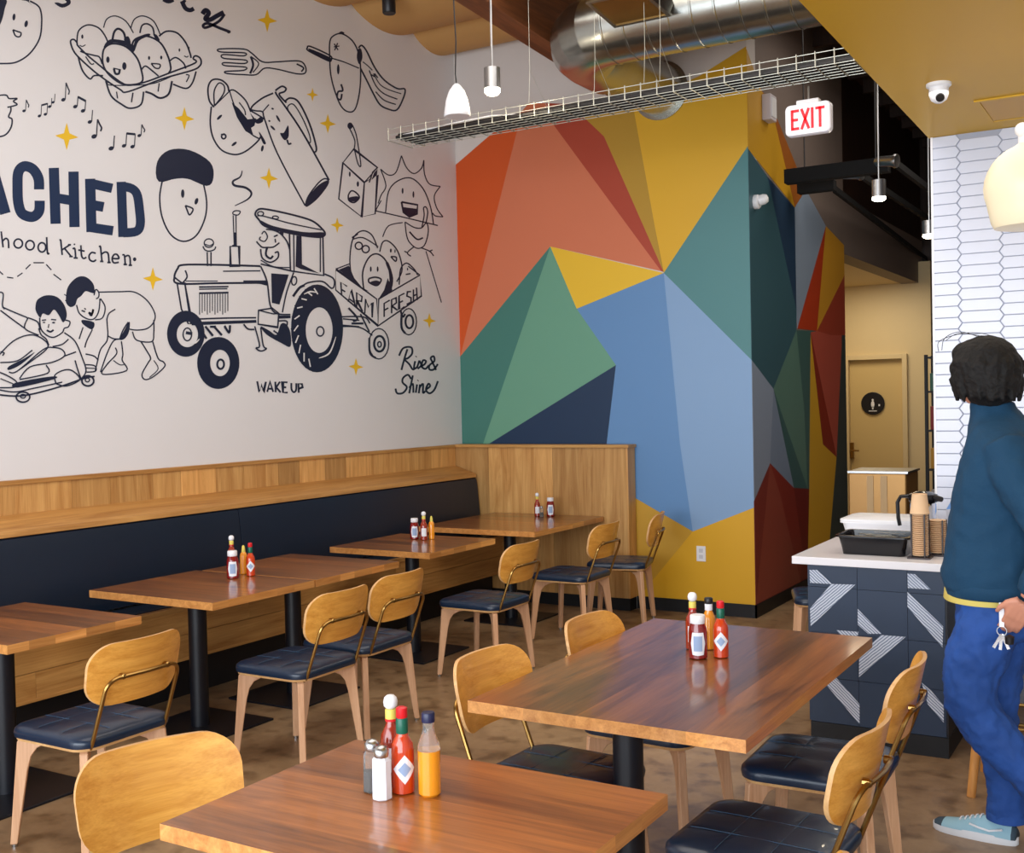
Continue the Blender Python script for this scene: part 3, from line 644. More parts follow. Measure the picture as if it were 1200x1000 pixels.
d.S('270,372 275,415 285,440 310,460 335,450 348,405 342,375 325,392 300,390 270,372', 1.2).S('326,392 334,350 332,326 340,322 346,340 340,378', 1.2).S('300,455 278,475 290,487', 1.2).S('278,475 268,470', 1.2).S('322,458 352,470 366,486', 1.2).S('352,470 362,466', 1.2).S('285,405 310,430 330,425', 1.6).S('340,470 392,642', 1.0).S('195,422 215,385 262,374', 1.1)
d.done('painted_hen')
d = Draw(*EE); w = 1.9
for q in ('258,868 268,830 278,798', '250,820 264,795 290,792 294,812 280,828 268,832 284,848 296,866 306,860', '304,838 300,862 310,858 318,836', '306,824 308,822', '318,836 324,852 312,864', '324,856 336,848 340,838 330,836 326,856 338,864 350,852', '374,868 362,842 356,828 366,822 368,838 352,852 352,866 366,866 380,848',
          '290,898 280,884 264,894 262,910 276,925 264,944 244,946 238,930', '296,886 284,946', '284,928 296,914 298,944', '310,916 306,944', '312,904 314,902', '320,916 316,946', '318,928 330,914 330,944 338,938', '342,932 354,922 348,914 340,934 352,946 368,934 380,905'): d.S(q, w)
d.done('painted_rise_and_shine_lettering', label='navy script Rise & Shine')
# ================================================================== wainscot, bench, half wall
m_cushion = plain('navy leatherette', (16, 30, 48), 0.42, noise=0.08, nscale=3, bump=0.06, bscale=18)
tr = struct('trim_2', MB().box(XL, -5.405, -0.5, 8.05, 1.30, 1.325), m_oakY, label='oak cap rail above the banquette', bevel=0.003)
y = 8.05; rnd = random.Random(11)
board_w = [0.36, 0.30, 0.26, 0.23, 0.30, 0.24, 0.27, 0.21, 0.33, 0.25, 0.29, 0.22, 0.31, 0.26]
i = 0
while y > 0.4:
    w_ = board_w[i % len(board_w)]*1.02; i += 1
    obj('board', MB().box(XL, -5.414-0.003*rnd.random(), y-w_+0.002, y, 1.125, 1.30), m_oakV, tr)
    y -= w_
bench = thing('banquette_bench', 'long oak banquette with a navy upholstered back running along the mural wall', 'bench', (-5.2, 4.0, 0))
def rel(mb, root):   # build in world coordinates, store relative to an unrotated root
    p = root.location; mb.v = [(a-p.x, b_-p.y, c_-p.z) for a, b_, c_ in mb.v]; return mb
obj('back_rail', rel(MB().prism([Vector((-5.42, 0.4, 1.14)), Vector((-5.405, 0.4, 1.14)), Vector((-5.20, 0.4, 1.075)), Vector((-5.195, 0.4, 1.045)), Vector((-5.42, 0.4, 1.045))], Vector((0, 7.64, 0))), bench), m_oakY, bench, bevel=0.003)
def pad(y0, y1):
    prof = [(-5.215, 1.045), (-5.195, 1.035), (-5.185, 0.98), (-5.17, 0.80), (-5.155, 0.62), (-5.16, 0.575), (-5.34, 0.565), (-5.35, 1.045)]
    rings = []
    for yy, k in ((y0, 0.985), (y0+0.012, 1.0), (y1-0.012, 1.0), (y1, 0.985)):
        rings.append([Vector((-5.3+(px-(-5.3))*k, yy, 0.8+(pz-0.8)*k)) for px, pz in prof])
    return MB().loft(rings)
for y0, y1 in ((0.45, 2.60), (2.605, 5.215), (5.22, 8.035)): obj('back_cushion', rel(pad(y0, y1), bench), m_cushion, bench, smooth=30)
for y0, y1 in ((0.45, 2.60), (2.605, 5.215), (5.22, 8.035)): obj('seat_cushion', rel(MB().box(-5.18, -4.985, y0, y1, 0.47, 0.562), bench), m_cushion, bench, bevel=0.012)
obj('seat_edge', rel(MB().box(-5.0, -4.94, 0.42, 8.04, 0.525, 0.552), bench), m_oakY, bench, bevel=0.003)
for z0, z1 in ((0.255, 0.385), (0.388, 0.523)):
    yy = 8.04
    while yy > 0.5:
        l_ = rnd.choice((1.1, 1.5, 1.9)); y2 = max(0.42, yy-l_)
        obj('front_board', rel(MB().box(-4.965, -4.95, y2+0.002, yy, z0, z1), bench), m_oakY, bench); yy = y2
obj('seat_carcass', rel(MB().box(-5.42, -4.966, 0.42, 8.04, 0.255, 0.50), bench), m_dark, bench)
obj('bottom_trim', rel(MB().box(-4.966, -4.945, 0.42, 8.04, 0.238, 0.255), bench), m_oakY, bench)
obj('toe_kick', rel(MB().box(-5.42, -5.06, 0.42, 8.04, 0.0, 0.255), bench), m_dark, bench)
# half wall
hw = thing('half_wall', 'chest-high oak boarded half wall closing the far end of the banquette', 'partition', (-4.6, 8.1, 0))
xs = [XL+0.002, -5.08, -4.62, -4.46, -4.22, -4.02]
for a_, b_ in zip(xs, xs[1:]): obj('board', rel(MB().box(a_, b_-0.0015, 8.055+0.002*rnd.random(), 8.075, 0.10, 1.30), hw), m_oakV, hw)
obj('board', rel(MB().box(-4.02, -3.79, 8.05, 8.075, 0.10, 1.30), hw), m_oakV, hw)
obj('end_panel', rel(MB().box(-3.79, -3.775, 8.05, 8.185, 0.10, 1.30), hw), m_oakV, hw)
obj('core', rel(MB().box(XL+0.002, -3.79, 8.075, 8.185, 0.0, 1.30), hw), m_dark, hw)
obj('cap', rel(MB().box(XL+0.002, -3.762, 8.035, 8.19, 1.30, 1.325), hw), m_oakX, hw, bevel=0.003)
obj('kick', rel(MB().box(-5.0, -3.783, 8.06, 8.185, 0.0, 0.10), hw), m_dark, hw)

# ================================================================== tables
def table(label, x0, x1, y0, y1, along, poles, group, n=5, base=0.27, top=0.75, th=0.038):
    cx, cy = (x0+x1)/2, (y0+y1)/2
    t = thing('dining_table', label, 'table', (cx, cy, 0), 0, group)
    mt = m_topY if along == 'Y' else m_topX
    lo, hi = (x0, x1) if along == 'Y' else (y0, y1)
    r2 = random.Random(int(cx*-100+cy*37)); ws = [0.7+0.6*r2.random() for _ in range(n)]; s = sum(ws); e = [lo]
    for w_ in ws: e.append(e[-1]+(hi-lo)*w_/s)
    for a_, b_ in zip(e, e[1:]):
        mb = MB().box(a_-cx, b_-cx, y0-cy, y1-cy, top-th, top) if along == 'Y' else MB().box(x0-cx, x1-cx, a_-cy, b_-cy, top-th, top)
        mb.m = [1, 0, 1, 1, 1, 1]
        obj('stave', mb, [mt, m_topE], t)
    for px, py in poles:
        p = obj('pole', MB().lathe([(0.048, 0.012), (0.048, top-th-0.012)], 24, (px-cx, py-cy, 0)), m_black, t, smooth=True)
        obj('mounting_plate', MB().box(px-cx-0.12, px-cx+0.12, py-cy-0.12, py-cy+0.12, top-th-0.012, top-th), m_black, t)
        obj('base_plate', MB().box(px-cx-base, px-cx+base, py-cy-base, py-cy+base, 0, 0.012), m_black, t, bevel=0.003)
    return t
G1 = 'small tables along the banquette'
table('leftmost banquette table, cut by the edge of the photo', -4.93, -4.09, 2.80, 3.48, 'X', [(-4.49, 3.05)], G1)
table('second banquette table from the left, with its pole left of the overlapping chairs', -4.93, -4.03, 3.86, 4.60, 'X', [(-4.49, 4.19)], G1)
table('third banquette table, joined to the second, behind the overlapping chairs', -4.89, -4.03, 4.612, 5.36, 'X', [(-4.49, 4.93)], G1)
table('single banquette table before the wall end, with a ketchup and an orange bottle', -4.87, -4.06, 5.72, 6.50, 'X', [(-4.49, 6.12)], G1)
table('larger banquette table standing against the oak half wall', -5.02, -3.99, 6.92, 8.03, 'X', [(-4.5, 7.42)], G1, n=6)
table('large four-seat table of dark lengthwise staves in the middle of the room', -1.953, -1.038, 2.94, 4.40, 'Y', [(-1.50, 3.16)], 'free-standing dining tables', n=5, base=0.22)
table('nearest table, its corner filling the bottom of the photo', -2.01, -1.062, 1.745, 2.452, 'X', [(-1.53, 2.1)], 'free-standing dining tables', n=5)

# ================================================================== chairs
m_seat, nt, b = base_mat('navy chair leather')
b.inputs['Base Color'].default_value = lin((14, 36, 60)); b.inputs['Roughness'].default_value = 0.33; b.inputs['Coat Weight'].default_value = 0.15
N = nt.nodes.new; L = nt.links.new
tc = N('ShaderNodeTexCoord'); nz = N('ShaderNodeTexNoise'); nz.inputs['Scale'].default_value = 9; L(tc.outputs['Object'], nz.inputs['Vector'])
bp = N('ShaderNodeBump'); bp.inputs['Strength'].default_value = 0.25; bp.inputs['Distance'].default_value = 0.01
L(nz.outputs['Fac'], bp.inputs['Height']); L(bp.outputs[0], b.inputs['Normal'])
def rrect(hx, hy, r, n=6, taper=0.0):
    out = []
    for cx, cy, a0 in ((hx-r, hy-r, 0), (-hx+r, hy-r, PI/2), (-hx+r, -hy+r, PI), (hx-r, -hy+r, 1.5*PI)):
        for k in range(n+1):
            a_ = a0+PI/2*k/n; x, y = cx+r*math.cos(a_), cy+r*math.sin(a_)
            out.append((x*(1-taper*(y < 0)*(-y/hy)), y))
    return out
def inset(o, k): return [(x*k, y*k) for x, y in o]
def make_chair(label, cat='chair'):
    t = thing('dining_chair', label, cat)
    out = rrect(0.224, 0.224, 0.075)
    # plywood shell under the pad
    rings = [[Vector((x, y, 0.425)) for x, y in inset(out, 0.97)], [Vector((x, y, 0.437)) for x, y in inset(out, 0.985)]]
    obj('seat_shell', MB().loft(rings), m_edge, t, smooth=30)
    # quilted pad as a height field over a rounded square
    mb = MB(); K = [1.0, 1.012, 1.0, 0.955, 0.88, 0.78, 0.66, 0.53, 0.40, 0.26, 0.12]
    zs = [0.437, 0.452, 0.466, 0.4755, 0.480, 0.482, 0.4835, 0.4845, 0.485, 0.485, 0.485]
    def dense(o, m=4):
        r_ = []
        for i in range(len(o)):
            a_, b_ = o[i], o[(i+1) % len(o)]
            dd = math.hypot(a_[0]-b_[0], a_[1]-b_[1]); q = max(1, int(dd/0.016))
            for j in range(q): r_.append((a_[0]+(b_[0]-a_[0])*j/q, a_[1]+(b_[1]-a_[1])*j/q))
        return r_
    od = dense(out)
    def hgt_(x, y, z, k):
        if k > 0.9: return z
        g = 0
        for s_ in (-0.07, 0.07):
            g += math.exp(-((x-s_)/0.006)**2)+math.exp(-((y-s_)/0.006)**2)
        puff = 0.003*abs(math.cos(PI*(x)/0.14))*abs(math.cos(PI*y/0.14))
        return z-0.0035*min(g, 1.0)+puff
    rings = [[Vector((x*k, y*k, hgt_(x*k, y*k, z, k))) for x, y in od] for k, z in zip(K, zs)]
    mb.loft(rings); obj('seat', mb, m_seat, t, smooth=60)
    # stitched quilting lines
    st = MB()
    for s_ in (-0.07, 0.07):
        ln = [(s_, -0.19+0.38*j/14) for j in range(15)]
        st.tube([(x, y, 0.4850-0.002*((abs(y)/0.19)**6)) for x, y in ln], 0.0011, 4); st.tube([(y, x, 0.4850-0.002*((abs(y)/0.19)**6)) for x, y in ln], 0.0011, 4)
    obj('stitching', st, plain('pale blue thread', (46, 76, 104), 0.6), t)
    # cross of four bent-plywood legs
    leg = MB(); P2 = [(0.045, 0.424), (0.262, 0.424), (0.276, 0.415), (0.312, 0.012), (0.286, 0.012), (0.258, 0.19), (0.240, 0.30), (0.226, 0.352), (0.204, 0.382), (0.170, 0.397), (0.110, 0.403), (0.045, 0.405)]
    leg.prism([Vector((a_, -0.015, z)) for a_, z in P2], Vector((0, 0.03, 0)))
    lm = mesh_of('leg', leg, m_legw)
    gm = mesh_of('glide', MB().lathe([(0.011, 0.0), (0.012, 0.012)], 10, (0.299, 0, 0)), m_steel)
    for k in range(4):
        o = obj('leg', lm, None, t); o.rotation_euler = (0, 0, PI/4+k*PI/2)
        bv = o.modifiers.new('bevel', 'BEVEL'); bv.width = 0.003; bv.segments = 1; bv.limit_method = 'ANGLE'
        obj('glide', gm, None, o)
    # brass loop frame
    def arc(p, q, s_, n=5): return [tuple((1-u)**2*p[i]+2*u*(1-u)*q[i]+u*u*s_[i] for i in range(3)) for u in [j/n for j in range(n+1)]]
    half = [(-0.165, -0.04, 0.417), (-0.17, -0.12, 0.417)]+arc((-0.171, -0.165, 0.417), (-0.173, -0.212, 0.419), (-0.174, -0.222, 0.462))+arc((-0.172, -0.296, 0.655), (-0.168, -0.309, 0.692), (-0.128, -0.317, 0.700))+[(-0.07, -0.326, 0.702)]
    path = half+[(0, -0.330, 0.702)]+[(-x, y, z) for x, y, z in reversed(half)]
    fr_ = obj('frame', MB().tube(path, 0.0078, 8), m_brass, t, smooth=True)
    for s_ in (-1, 1): obj('screw', MB().lathe([(0.012, -0.012), (0.012, 0.006), (0.008, 0.011)], 10, (s_*0.105, -0.316, 0.702), T=Matrix.Rotation(PI/2, 4, 'X')), m_brass, fr_)
    # curved veneered backrest
    o2 = rrect(0.220, 0.122, 0.088, 7, taper=0.04); o2 = dense(o2)
    def place(x, y, off):
        yy = -0.312+1.15*x*x - (y)*0.22 + off
        return Vector((x, yy, 0.712+y*0.985))
    K2 = [0.12, 0.3, 0.5, 0.7, 0.86, 0.97, 1.0]
    front = MB()
    fr1 = [[place(x*k, y*k, 0.013) for x, y in o2] for k in K2]; bk1 = [[place(x*k, y*k, 0.0) for x, y in o2] for k in reversed(K2)]
    nn = len(o2); vs = [v for r_ in fr1+bk1 for v in r_]; fs = []; mi = []
    R_ = len(fr1)+len(bk1)
    mb = MB(); mb.add(vs, [], 0)
    for i_ in range(R_-1):
        for k in range(nn):
            k2 = (k+1) % nn; mb.f.append((i_*nn+k, i_*nn+k2, (i_+1)*nn+k2, (i_+1)*nn+k)); mb.m.append(1 if i_ == len(fr1)-1 else 0)
    mb.f.append(tuple(range(nn))); mb.m.append(0); mb.f.append(tuple((R_-1)*nn+k for k in range(nn))); mb.m.append(0)
    obj('backrest', mb, [m_veneer, m_edge], t, smooth=40)
    return t
LFT, RGT = PI/2, -PI/2
ch = make_chair('wooden chair at the left edge, its brass rods in front of the leftmost banquette table')
ch['group'] = 'chairs along the banquette'; ch.location = (-3.71, 2.90, 0); ch.rotation_euler = (0, 0, LFT)
GB, GC = 'chairs along the banquette', 'chairs around the free-standing tables'
for x, y, rz, lb, g in [
    (-3.68, 4.06, LFT, 'wooden chair left of the overlapping pair facing the banquette', GB),
    (-3.735, 4.60, LFT, 'right chair of the overlapping pair facing the banquette, partly behind its neighbour', GB),
    (-3.745, 5.86, LFT, 'wooden chair standing clear at the fourth banquette table, all legs in view', GB),
    (-3.735, 6.99, LFT, 'wooden chair at the half-wall table, the nearer of two, overlapping the one behind', GB),
    (-3.66, 7.64, LFT+0.26, 'farthest wooden chair, against the ochre mural corner beyond the half wall', GB),
    (-1.775, 3.22, RGT-0.05, 'nearer chair tucked into the left side of the large middle table', GC),
    (-1.74, 3.93, RGT-0.05, 'farther chair tucked into the left side of the large middle table, only its top showing', GC),
    (-1.055, 3.73, LFT+0.03, 'farther chair right of the large middle table, nearest the tiled counter', GC),
    (-1.01, 3.00, LFT-0.03, 'chair at bottom right with its quilted navy seat in full view', GC),
    (-2.005, 1.88, RGT-0.33, 'nearest chair, broad golden backrest at the bottom left tucked to the nearest table', GC),
    (-0.86, 1.965, LFT, 'chair right of the nearest table, only its back tip showing at the bottom edge', GC)]:
    dup(ch, (x, y, 0), rz, lb, g)
# a chair behind the tiled counter
dup(ch, (-1.86, 6.84, 0), LFT+0.35, 'chair half hidden behind the left side of the tiled counter', 'chairs around the free-standing tables')
# ================================================================== condiments
m_glass = plain('clear glass', (240, 244, 244), 0.05, trans=0.9, ior=1.3)
m_hot = plain('red hot sauce', (200, 62, 20), 0.12, coat=0.6)
m_hot2 = plain('deep red hot sauce', (150, 44, 24), 0.12, coat=0.6)
m_ket = plain('tomato ketchup', (128, 14, 14), 0.12, coat=0.7)
m_or = plain('orange chilli sauce', (236, 150, 30), 0.18, coat=0.6)
m_paper = plain('white paper label', (232, 234, 240), 0.6)
m_blu = plain('pale blue label print', (150, 172, 206), 0.6)
m_red = plain('red bottle cap', (214, 30, 40), 0.35); m_grn = plain('green foil collar', (8, 92, 72), 0.35)
m_ncap = plain('navy bottle cap', (30, 34, 70), 0.35); m_bcap = plain('black bottle cap', (28, 26, 28), 0.4)
m_yel = plain('yellow neck label', (222, 206, 96), 0.5)
m_pepper = plain('ground pepper', (70, 62, 58), 0.8, noise=0.5, nscale=300); m_salt = plain('fine salt', (228, 230, 240), 0.8)
def patch(poly, r, ang, z0, mi=0, n=8):
    """flat polygon (u along the circumference, v up) wrapped on a cylinder"""
    mb = MB(); us = [p[0] for p in poly]; lo, hi = min(us), max(us)
    def span(u):
        vs = []
        for i in range(len(poly)):
            (a_, b_), (c_, d_) = poly[i], poly[(i+1) % len(poly)]
            if min(a_, c_) <= u <= max(a_, c_):
                vs.append(b_ if a_ == c_ else b_+(d_-b_)*(u-a_)/(c_-a_))
                if a_ == c_: vs.append(d_)
        return min(vs), max(vs)
    pts = []
    for k in range(n+1):
        u = lo+(hi-lo)*k/n*0.9999+1e-6; v0, v1 = span(min(hi, u)); th = ang+u/r
        pts.append((Vector((r*math.cos(th), r*math.sin(th), z0+v0)), Vector((r*math.cos(th), r*math.sin(th), z0+v1))))
    vs = [p for q in pts for p in q]
    mb.add(vs, [(2*k, 2*k+2, 2*k+3, 2*k+1) for k in range(n)], mi)
    return mb
CAMA = lambda x, y: math.atan2(-y, -x)      # direction from a thing towards the camera
GL_ = [(-0.03, 0), (0, -0.035), (0.03, 0), (0, 0.035)]
def bottle(kind, label, x, y, group, z=0.75, turn=0.0, s=1.0):
    t = thing({'ketchup': 'ketchup_bottle', 'orange': 'sauce_bottle', 'hot': 'hot_sauce_bottle', 'ball': 'hot_sauce_bottle', 'dark': 'ketchup_bottle', 'blackcap': 'sauce_bottle', 'thin': 'sauce_bottle'}[kind], label, 'bottle', (x, y, z), 0, group)
    a_ = CAMA(x, y)+turn
    P_ = lambda pr: [(r_*s, zz*s) for r_, zz in pr]
    if kind == 'orange':
        obj('liquid', MB().lathe(P_([(0.001, 0.0), (0.022, 0.0), (0.027, 0.006), (0.027, 0.108), (0.001, 0.108)]), 20), m_or, t, smooth=True)
        obj('glass', MB().lathe(P_([(0.0268, 0.1075), (0.0266, 0.112), (0.0245, 0.125), (0.0155, 0.148), (0.0135, 0.16), (0.0135, 0.178)]), 20), m_glass, t, smooth=True)
        obj('cap', MB().lathe(P_([(0.0155, 0.174), (0.016, 0.178), (0.016, 0.194), (0.0145, 0.197)]), 20), m_ncap, t, smooth=True)
    elif kind in ('hot', 'ball'):
        lq = m_hot if kind == 'hot' else m_hot2
        obj('body', MB().lathe(P_([(0.022, 0.0), (0.0275, 0.004), (0.0275, 0.10), (0.025, 0.118), (0.016, 0.135), (0.0125, 0.146), (0.012, 0.17)]), 20), lq, t, smooth=True)
        if kind == 'hot':
            obj('collar', MB().lathe(P_([(0.0135, 0.142), (0.0145, 0.146), (0.0145, 0.176), (0.0125, 0.180)]), 18), m_grn, t, smooth=True)
            obj('cap', MB().lathe(P_([(0.0125, 0.179), (0.014, 0.183), (0.0135, 0.203), (0.008, 0.206)]), 18), m_red, t, smooth=True)
            lb_ = obj('label', patch([(u*s, v*s) for u, v in GL_], 0.0283*s, a_, 0.062*s), m_paper, t)
            obj('label_print', patch([(u*s*0.55, v*s*0.5) for u, v in GL_], 0.0289*s, a_, 0.062*s), m_blu, lb_)
        else:
            obj('neck_label', MB().lathe(P_([(0.0135, 0.15), (0.0138, 0.152), (0.0138, 0.178), (0.0125, 0.18)]), 18), m_yel, t, smooth=True)
            obj('neck_band', MB().lathe(P_([(0.0142, 0.150), (0.0142, 0.156)]), 18), m_red, t)
            obj('cap', MB().lathe(P_([(0.010, 0.180), (0.0165, 0.187), (0.0175, 0.197), (0.0155, 0.207), (0.009, 0.213), (0.001, 0.214)]), 18), m_white, t, smooth=50)
            obj('label', patch([(-0.02*s, -0.03*s), (0.02*s, -0.03*s), (0.02*s, 0.03*s), (-0.02*s, 0.03*s)], 0.0283*s, a_, 0.06*s), m_paper, t)
    elif kind in ('ketchup', 'dark'):
        obj('body', MB().lathe(P_([(0.026, 0.0), (0.0315, 0.004), (0.0315, 0.085), (0.029, 0.102), (0.024, 0.115), (0.023, 0.122)]), 22), m_ket, t, smooth=True)
        obj('cap', MB().lathe(P_([(0.024, 0.118), (0.0255, 0.121), (0.0255, 0.142), (0.0235, 0.146), (0.001, 0.146)]), 22), m_white, t, smooth=True)
        lb_ = obj('label', patch([(q[0]*s, q[1]*s) for q in ((-0.024, -0.037), (0.0, -0.04), (0.024, -0.037), (0.026, 0.0), (0.024, 0.037), (-0.024, 0.037), (-0.026, 0.0))], 0.0323*s, a_, 0.054*s), m_paper, t)
        obj('label_print', patch([(-0.015*s, -0.025*s), (0.015*s, -0.025*s), (0.015*s, 0.025*s), (-0.015*s, 0.025*s)], 0.0329*s, a_, 0.054*s), m_blu, lb_)
    elif kind == 'blackcap':
        obj('body', MB().lathe(P_([(0.02, 0.0), (0.0255, 0.004), (0.0255, 0.11), (0.022, 0.125), (0.0135, 0.145), (0.0125, 0.17)]), 18), m_or, t, smooth=True)
        obj('neck_label', MB().lathe(P_([(0.0145, 0.147), (0.0145, 0.171)]), 18), m_paper, t)
        obj('cap', MB().lathe(P_([(0.014, 0.17), (0.016, 0.174), (0.016, 0.190), (0.014, 0.193)]), 18), m_bcap, t, smooth=True)
    elif kind == 'thin':
        obj('body', MB().lathe(P_([(0.015, 0.0), (0.0185, 0.004), (0.0185, 0.09), (0.016, 0.105), (0.009, 0.112)]), 16), m_or, t, smooth=True)
        obj('cap', MB().lathe(P_([(0.0095, 0.108), (0.010, 0.112), (0.007, 0.140), (0.003, 0.146)]), 16), m_yel, t, smooth=True)
    return t
def shaker(kind, label, x, y, group, z=0.75, s=1.0):
    t = thing('salt_shaker' if kind == 'salt' else 'pepper_shaker', label, 'shaker', (x, y, z), 0.3, group)
    h = 0.078*s
    obj('contents', MB().lathe([(0.001, 0.003), (0.0185*s, 0.004), (0.0185*s, h*(0.93 if kind == 'salt' else 0.55)), (0.001, h*(0.94 if kind == 'salt' else 0.56))], 8), m_salt if kind == 'salt' else m_pepper, t)
    obj('glass', MB().lathe([(0.017*s, 0.0), (0.0205*s, 0.003), (0.0195*s, h), (0.013*s, h+0.008*s)], 8), m_salt if kind == 'salt' else m_glass, t)
    obj('lid', MB().lathe([(0.014*s, h+0.006*s), (0.015*s, h+0.010*s), (0.0155*s, h+0.020*s), (0.010*s, h+0.027*s), (0.001, h+0.029*s)], 16), m_steel, t, smooth=50)
    return t
ga = 'condiments on the nearest table'
p = onZ(448, 936, .75); shaker('salt', 'white salt shaker, frontmost on the nearest table', p.x, p.y, ga, s=1.2)
p = onZ(435, 931, .75); shaker('pepper', 'clear pepper shaker behind the salt shaker on the nearest table', p.x-0.01, p.y+0.02, ga, s=1.2)
p = onZ(470, 930, .75); bottle('hot', 'hot sauce bottle with a green collar and red cap on the nearest table', p.x, p.y+0.01, ga, turn=0.15, s=1.02)
p = onZ(457, 917, .75); bottle('ball', 'hot sauce bottle with a round white cap on the nearest table', p.x, p.y+0.01, ga, s=1.02)
p = onZ(501, 933, .75); bottle('orange', 'orange sauce bottle with a navy cap on the nearest table', p.x, p.y+0.01, ga, s=1.02)
gb = 'condiments on the large middle table'
p = onZ(817, 772, .75); bottle('ketchup', 'ketchup bottle with a white cap and big label on the large middle table', p.x, p.y+0.01, gb, s=1.08)
p = onZ(844, 771, .75); bottle('hot', 'hot sauce bottle with red cap and diamond label on the large middle table', p.x, p.y+0.01, gb, s=1.0)
p = onZ(810, 762, .75); bottle('ball', 'sauce bottle with a round white cap behind the ketchup on the large middle table', p.x, p.y+0.02, gb, s=1.0)
p = onZ(829, 762, .75); bottle('blackcap', 'sauce bottle with a black cap between the others on the large middle table', p.x, p.y+0.02, gb, s=1.0)
gc = 'condiments on the second and third banquette tables'
p = onZ(273, 678, .75); bottle('ketchup', 'ketchup bottle on the joined banquette tables', p.x, p.y, gc, s=1.05)
p = onZ(294, 675, .75); bottle('hot', 'hot sauce bottle with a diamond label on the joined banquette tables', p.x, p.y, gc, s=0.9)
p = onZ(272, 667, .75); bottle('ball', 'bottle with a round white cap right behind the ketchup on the joined banquette tables', p.x, p.y, gc, s=0.92)
p = onZ(286, 673, .75); bottle('thin', 'thin orange bottle between ketchup and hot sauce on the joined banquette tables', p.x, p.y, gc, s=1.12)
gd = 'condiments on the fourth banquette table'
p = onZ(486, 632, .75); bottle('dark', 'ketchup bottle with a white cap on the single banquette table', p.x, p.y, gd, s=1.0)
p = onZ(497, 633, .75); bottle('ball', 'bottle with white label and white cap on the single banquette table', p.x, p.y, gd, s=0.92)
p = onZ(506, 632, .75); bottle('thin', 'thin orange bottle on the single banquette table', p.x, p.y, gd, s=1.1)
ge = 'condiments on the half-wall table'
bottle('ball', 'bottle with a white label beside the half wall', -4.50, 7.86, ge, s=0.9)
shaker('pepper', 'small shaker between two bottles beside the half wall', -4.45, 7.84, ge, s=0.85)
bottle('dark', 'dark ketchup bottle beside the half wall, right of the shaker', -4.40, 7.90, ge, s=1.05)

# ================================================================== tiled counter
YC = 5.40; CX0, CX1 = -1.65, -0.935
ct = thing('tiled_counter', 'service counter with a white slab top and patterned navy tiles', 'counter', (-1.27, 5.9, 0))
m_nt = plain('navy cement tile', (38, 54, 78), 0.4, noise=0.10, nscale=6)
m_slab = plain('white quartz slab', (236, 234, 238), 0.2, noise=0.02)
obj('top', rel(MB().box(CX0, CX1, YC-0.02, 6.50, 0.868, 0.905), ct), m_slab, ct, bevel=0.002)
tx0, tx1 = -1.575, -0.946
obj('carcass', rel(MB().box(tx0+0.001, tx1-0.001, YC+0.022, 6.46, 0.10, 0.866), ct), m_dark, ct)
obj('side_panel', rel(MB().box(tx1, -0.938, YC+0.012, 6.46, 0.0, 0.866), ct), m_black, ct)
cols = [-1.575, -1.344, -1.113, -0.946]; rows = [0.866, 0.757, 0.535, 0.315, 0.095]
for a_, b_ in zip(cols, cols[1:]):
    for c_, d_ in zip(rows, rows[1:]):
        obj('tile', rel(MB().box(a_+0.001, b_-0.001, YC+0.012, YC+0.022, d_+0.001, c_-0.001), ct), m_nt, ct)
for r_ in range(4):
    for k in range(4): obj('tile', rel(MB().box(tx0-0.010, tx0, YC+0.022+0.231*k, YC+0.022+0.231*(k+1)-0.002, rows[r_+1]+0.001, rows[r_]-0.001), ct), m_nt, ct)
m_hat, nt, b = base_mat('white hatched tile glaze'); b.inputs['Roughness'].default_value = 0.45
N = nt.nodes.new; L = nt.links.new
def hatch(name, rot):
    m, nt, b = base_mat(name); b.inputs['Roughness'].default_value = 0.45; N = nt.nodes.new; L = nt.links.new
    tc = N('ShaderNodeTexCoord'); mp = N('ShaderNodeMapping'); mp.inputs['Rotation'].default_value = (0, rot, 0)
    wv = N('ShaderNodeTexWave'); wv.wave_type = 'BANDS'; wv.bands_direction = 'Z'; wv.inputs['Scale'].default_value = 28; wv.inputs['Distortion'].default_value = 2.0; wv.inputs['Detail'].default_value = 3
    L(tc.outputs['Object'], mp.inputs[0]); L(mp.outputs[0], wv.inputs['Vector'])
    cr = N('ShaderNodeValToRGB'); cr.color_ramp.elements[0].color = lin((112, 128, 156)); cr.color_ramp.elements[1].color = lin((206, 214, 228)); cr.color_ramp.elements[0].position = 0.2; cr.color_ramp.elements[1].position = 0.6
    L(wv.outputs['Fac'], cr.inputs[0]); L(cr.outputs[0], b.inputs['Base Color']); return m
h_up, h_dn = hatch('hatched glaze rising', math.radians(42)), hatch('hatched glaze falling', math.radians(-42))
def stripe(pts, m):
    P_ = []
    for q in pts.split():
        u, v = map(float, q.split(',')); P_.append(onY(900+u/2.777, 640+v/2.777, YC+0.0118))
        P_[-1].x = min(max(P_[-1].x, tx0), tx1)
    obj('tile_stripe', rel(MB().prism(P_, Vector((0, -0.0012, 0))), ct), m, ct)
stripe('135,78 160,78 208,124 137,120', h_dn); stripe('137,203 206,124 284,126 139,262', h_up)
stripe('454,90 478,92 530,142 455,137', h_dn); stripe('454,150 570,262 568,330 454,198', h_dn)
stripe('292,205 370,286 326,286 292,256', h_dn); stripe('296,427 297,356 368,290 448,296', h_up)
stripe('188,450 221,428 298,515 298,580', h_dn); stripe('222,274 295,280 292,293 236,289', h_dn)
stripe('500,445 530,470 572,520 572,575 520,515', h_dn)
obj('kick', rel(MB().box(tx0, tx1+0.01, YC+0.005, 6.46, 0.0, 0.095), ct), m_dark, ct)
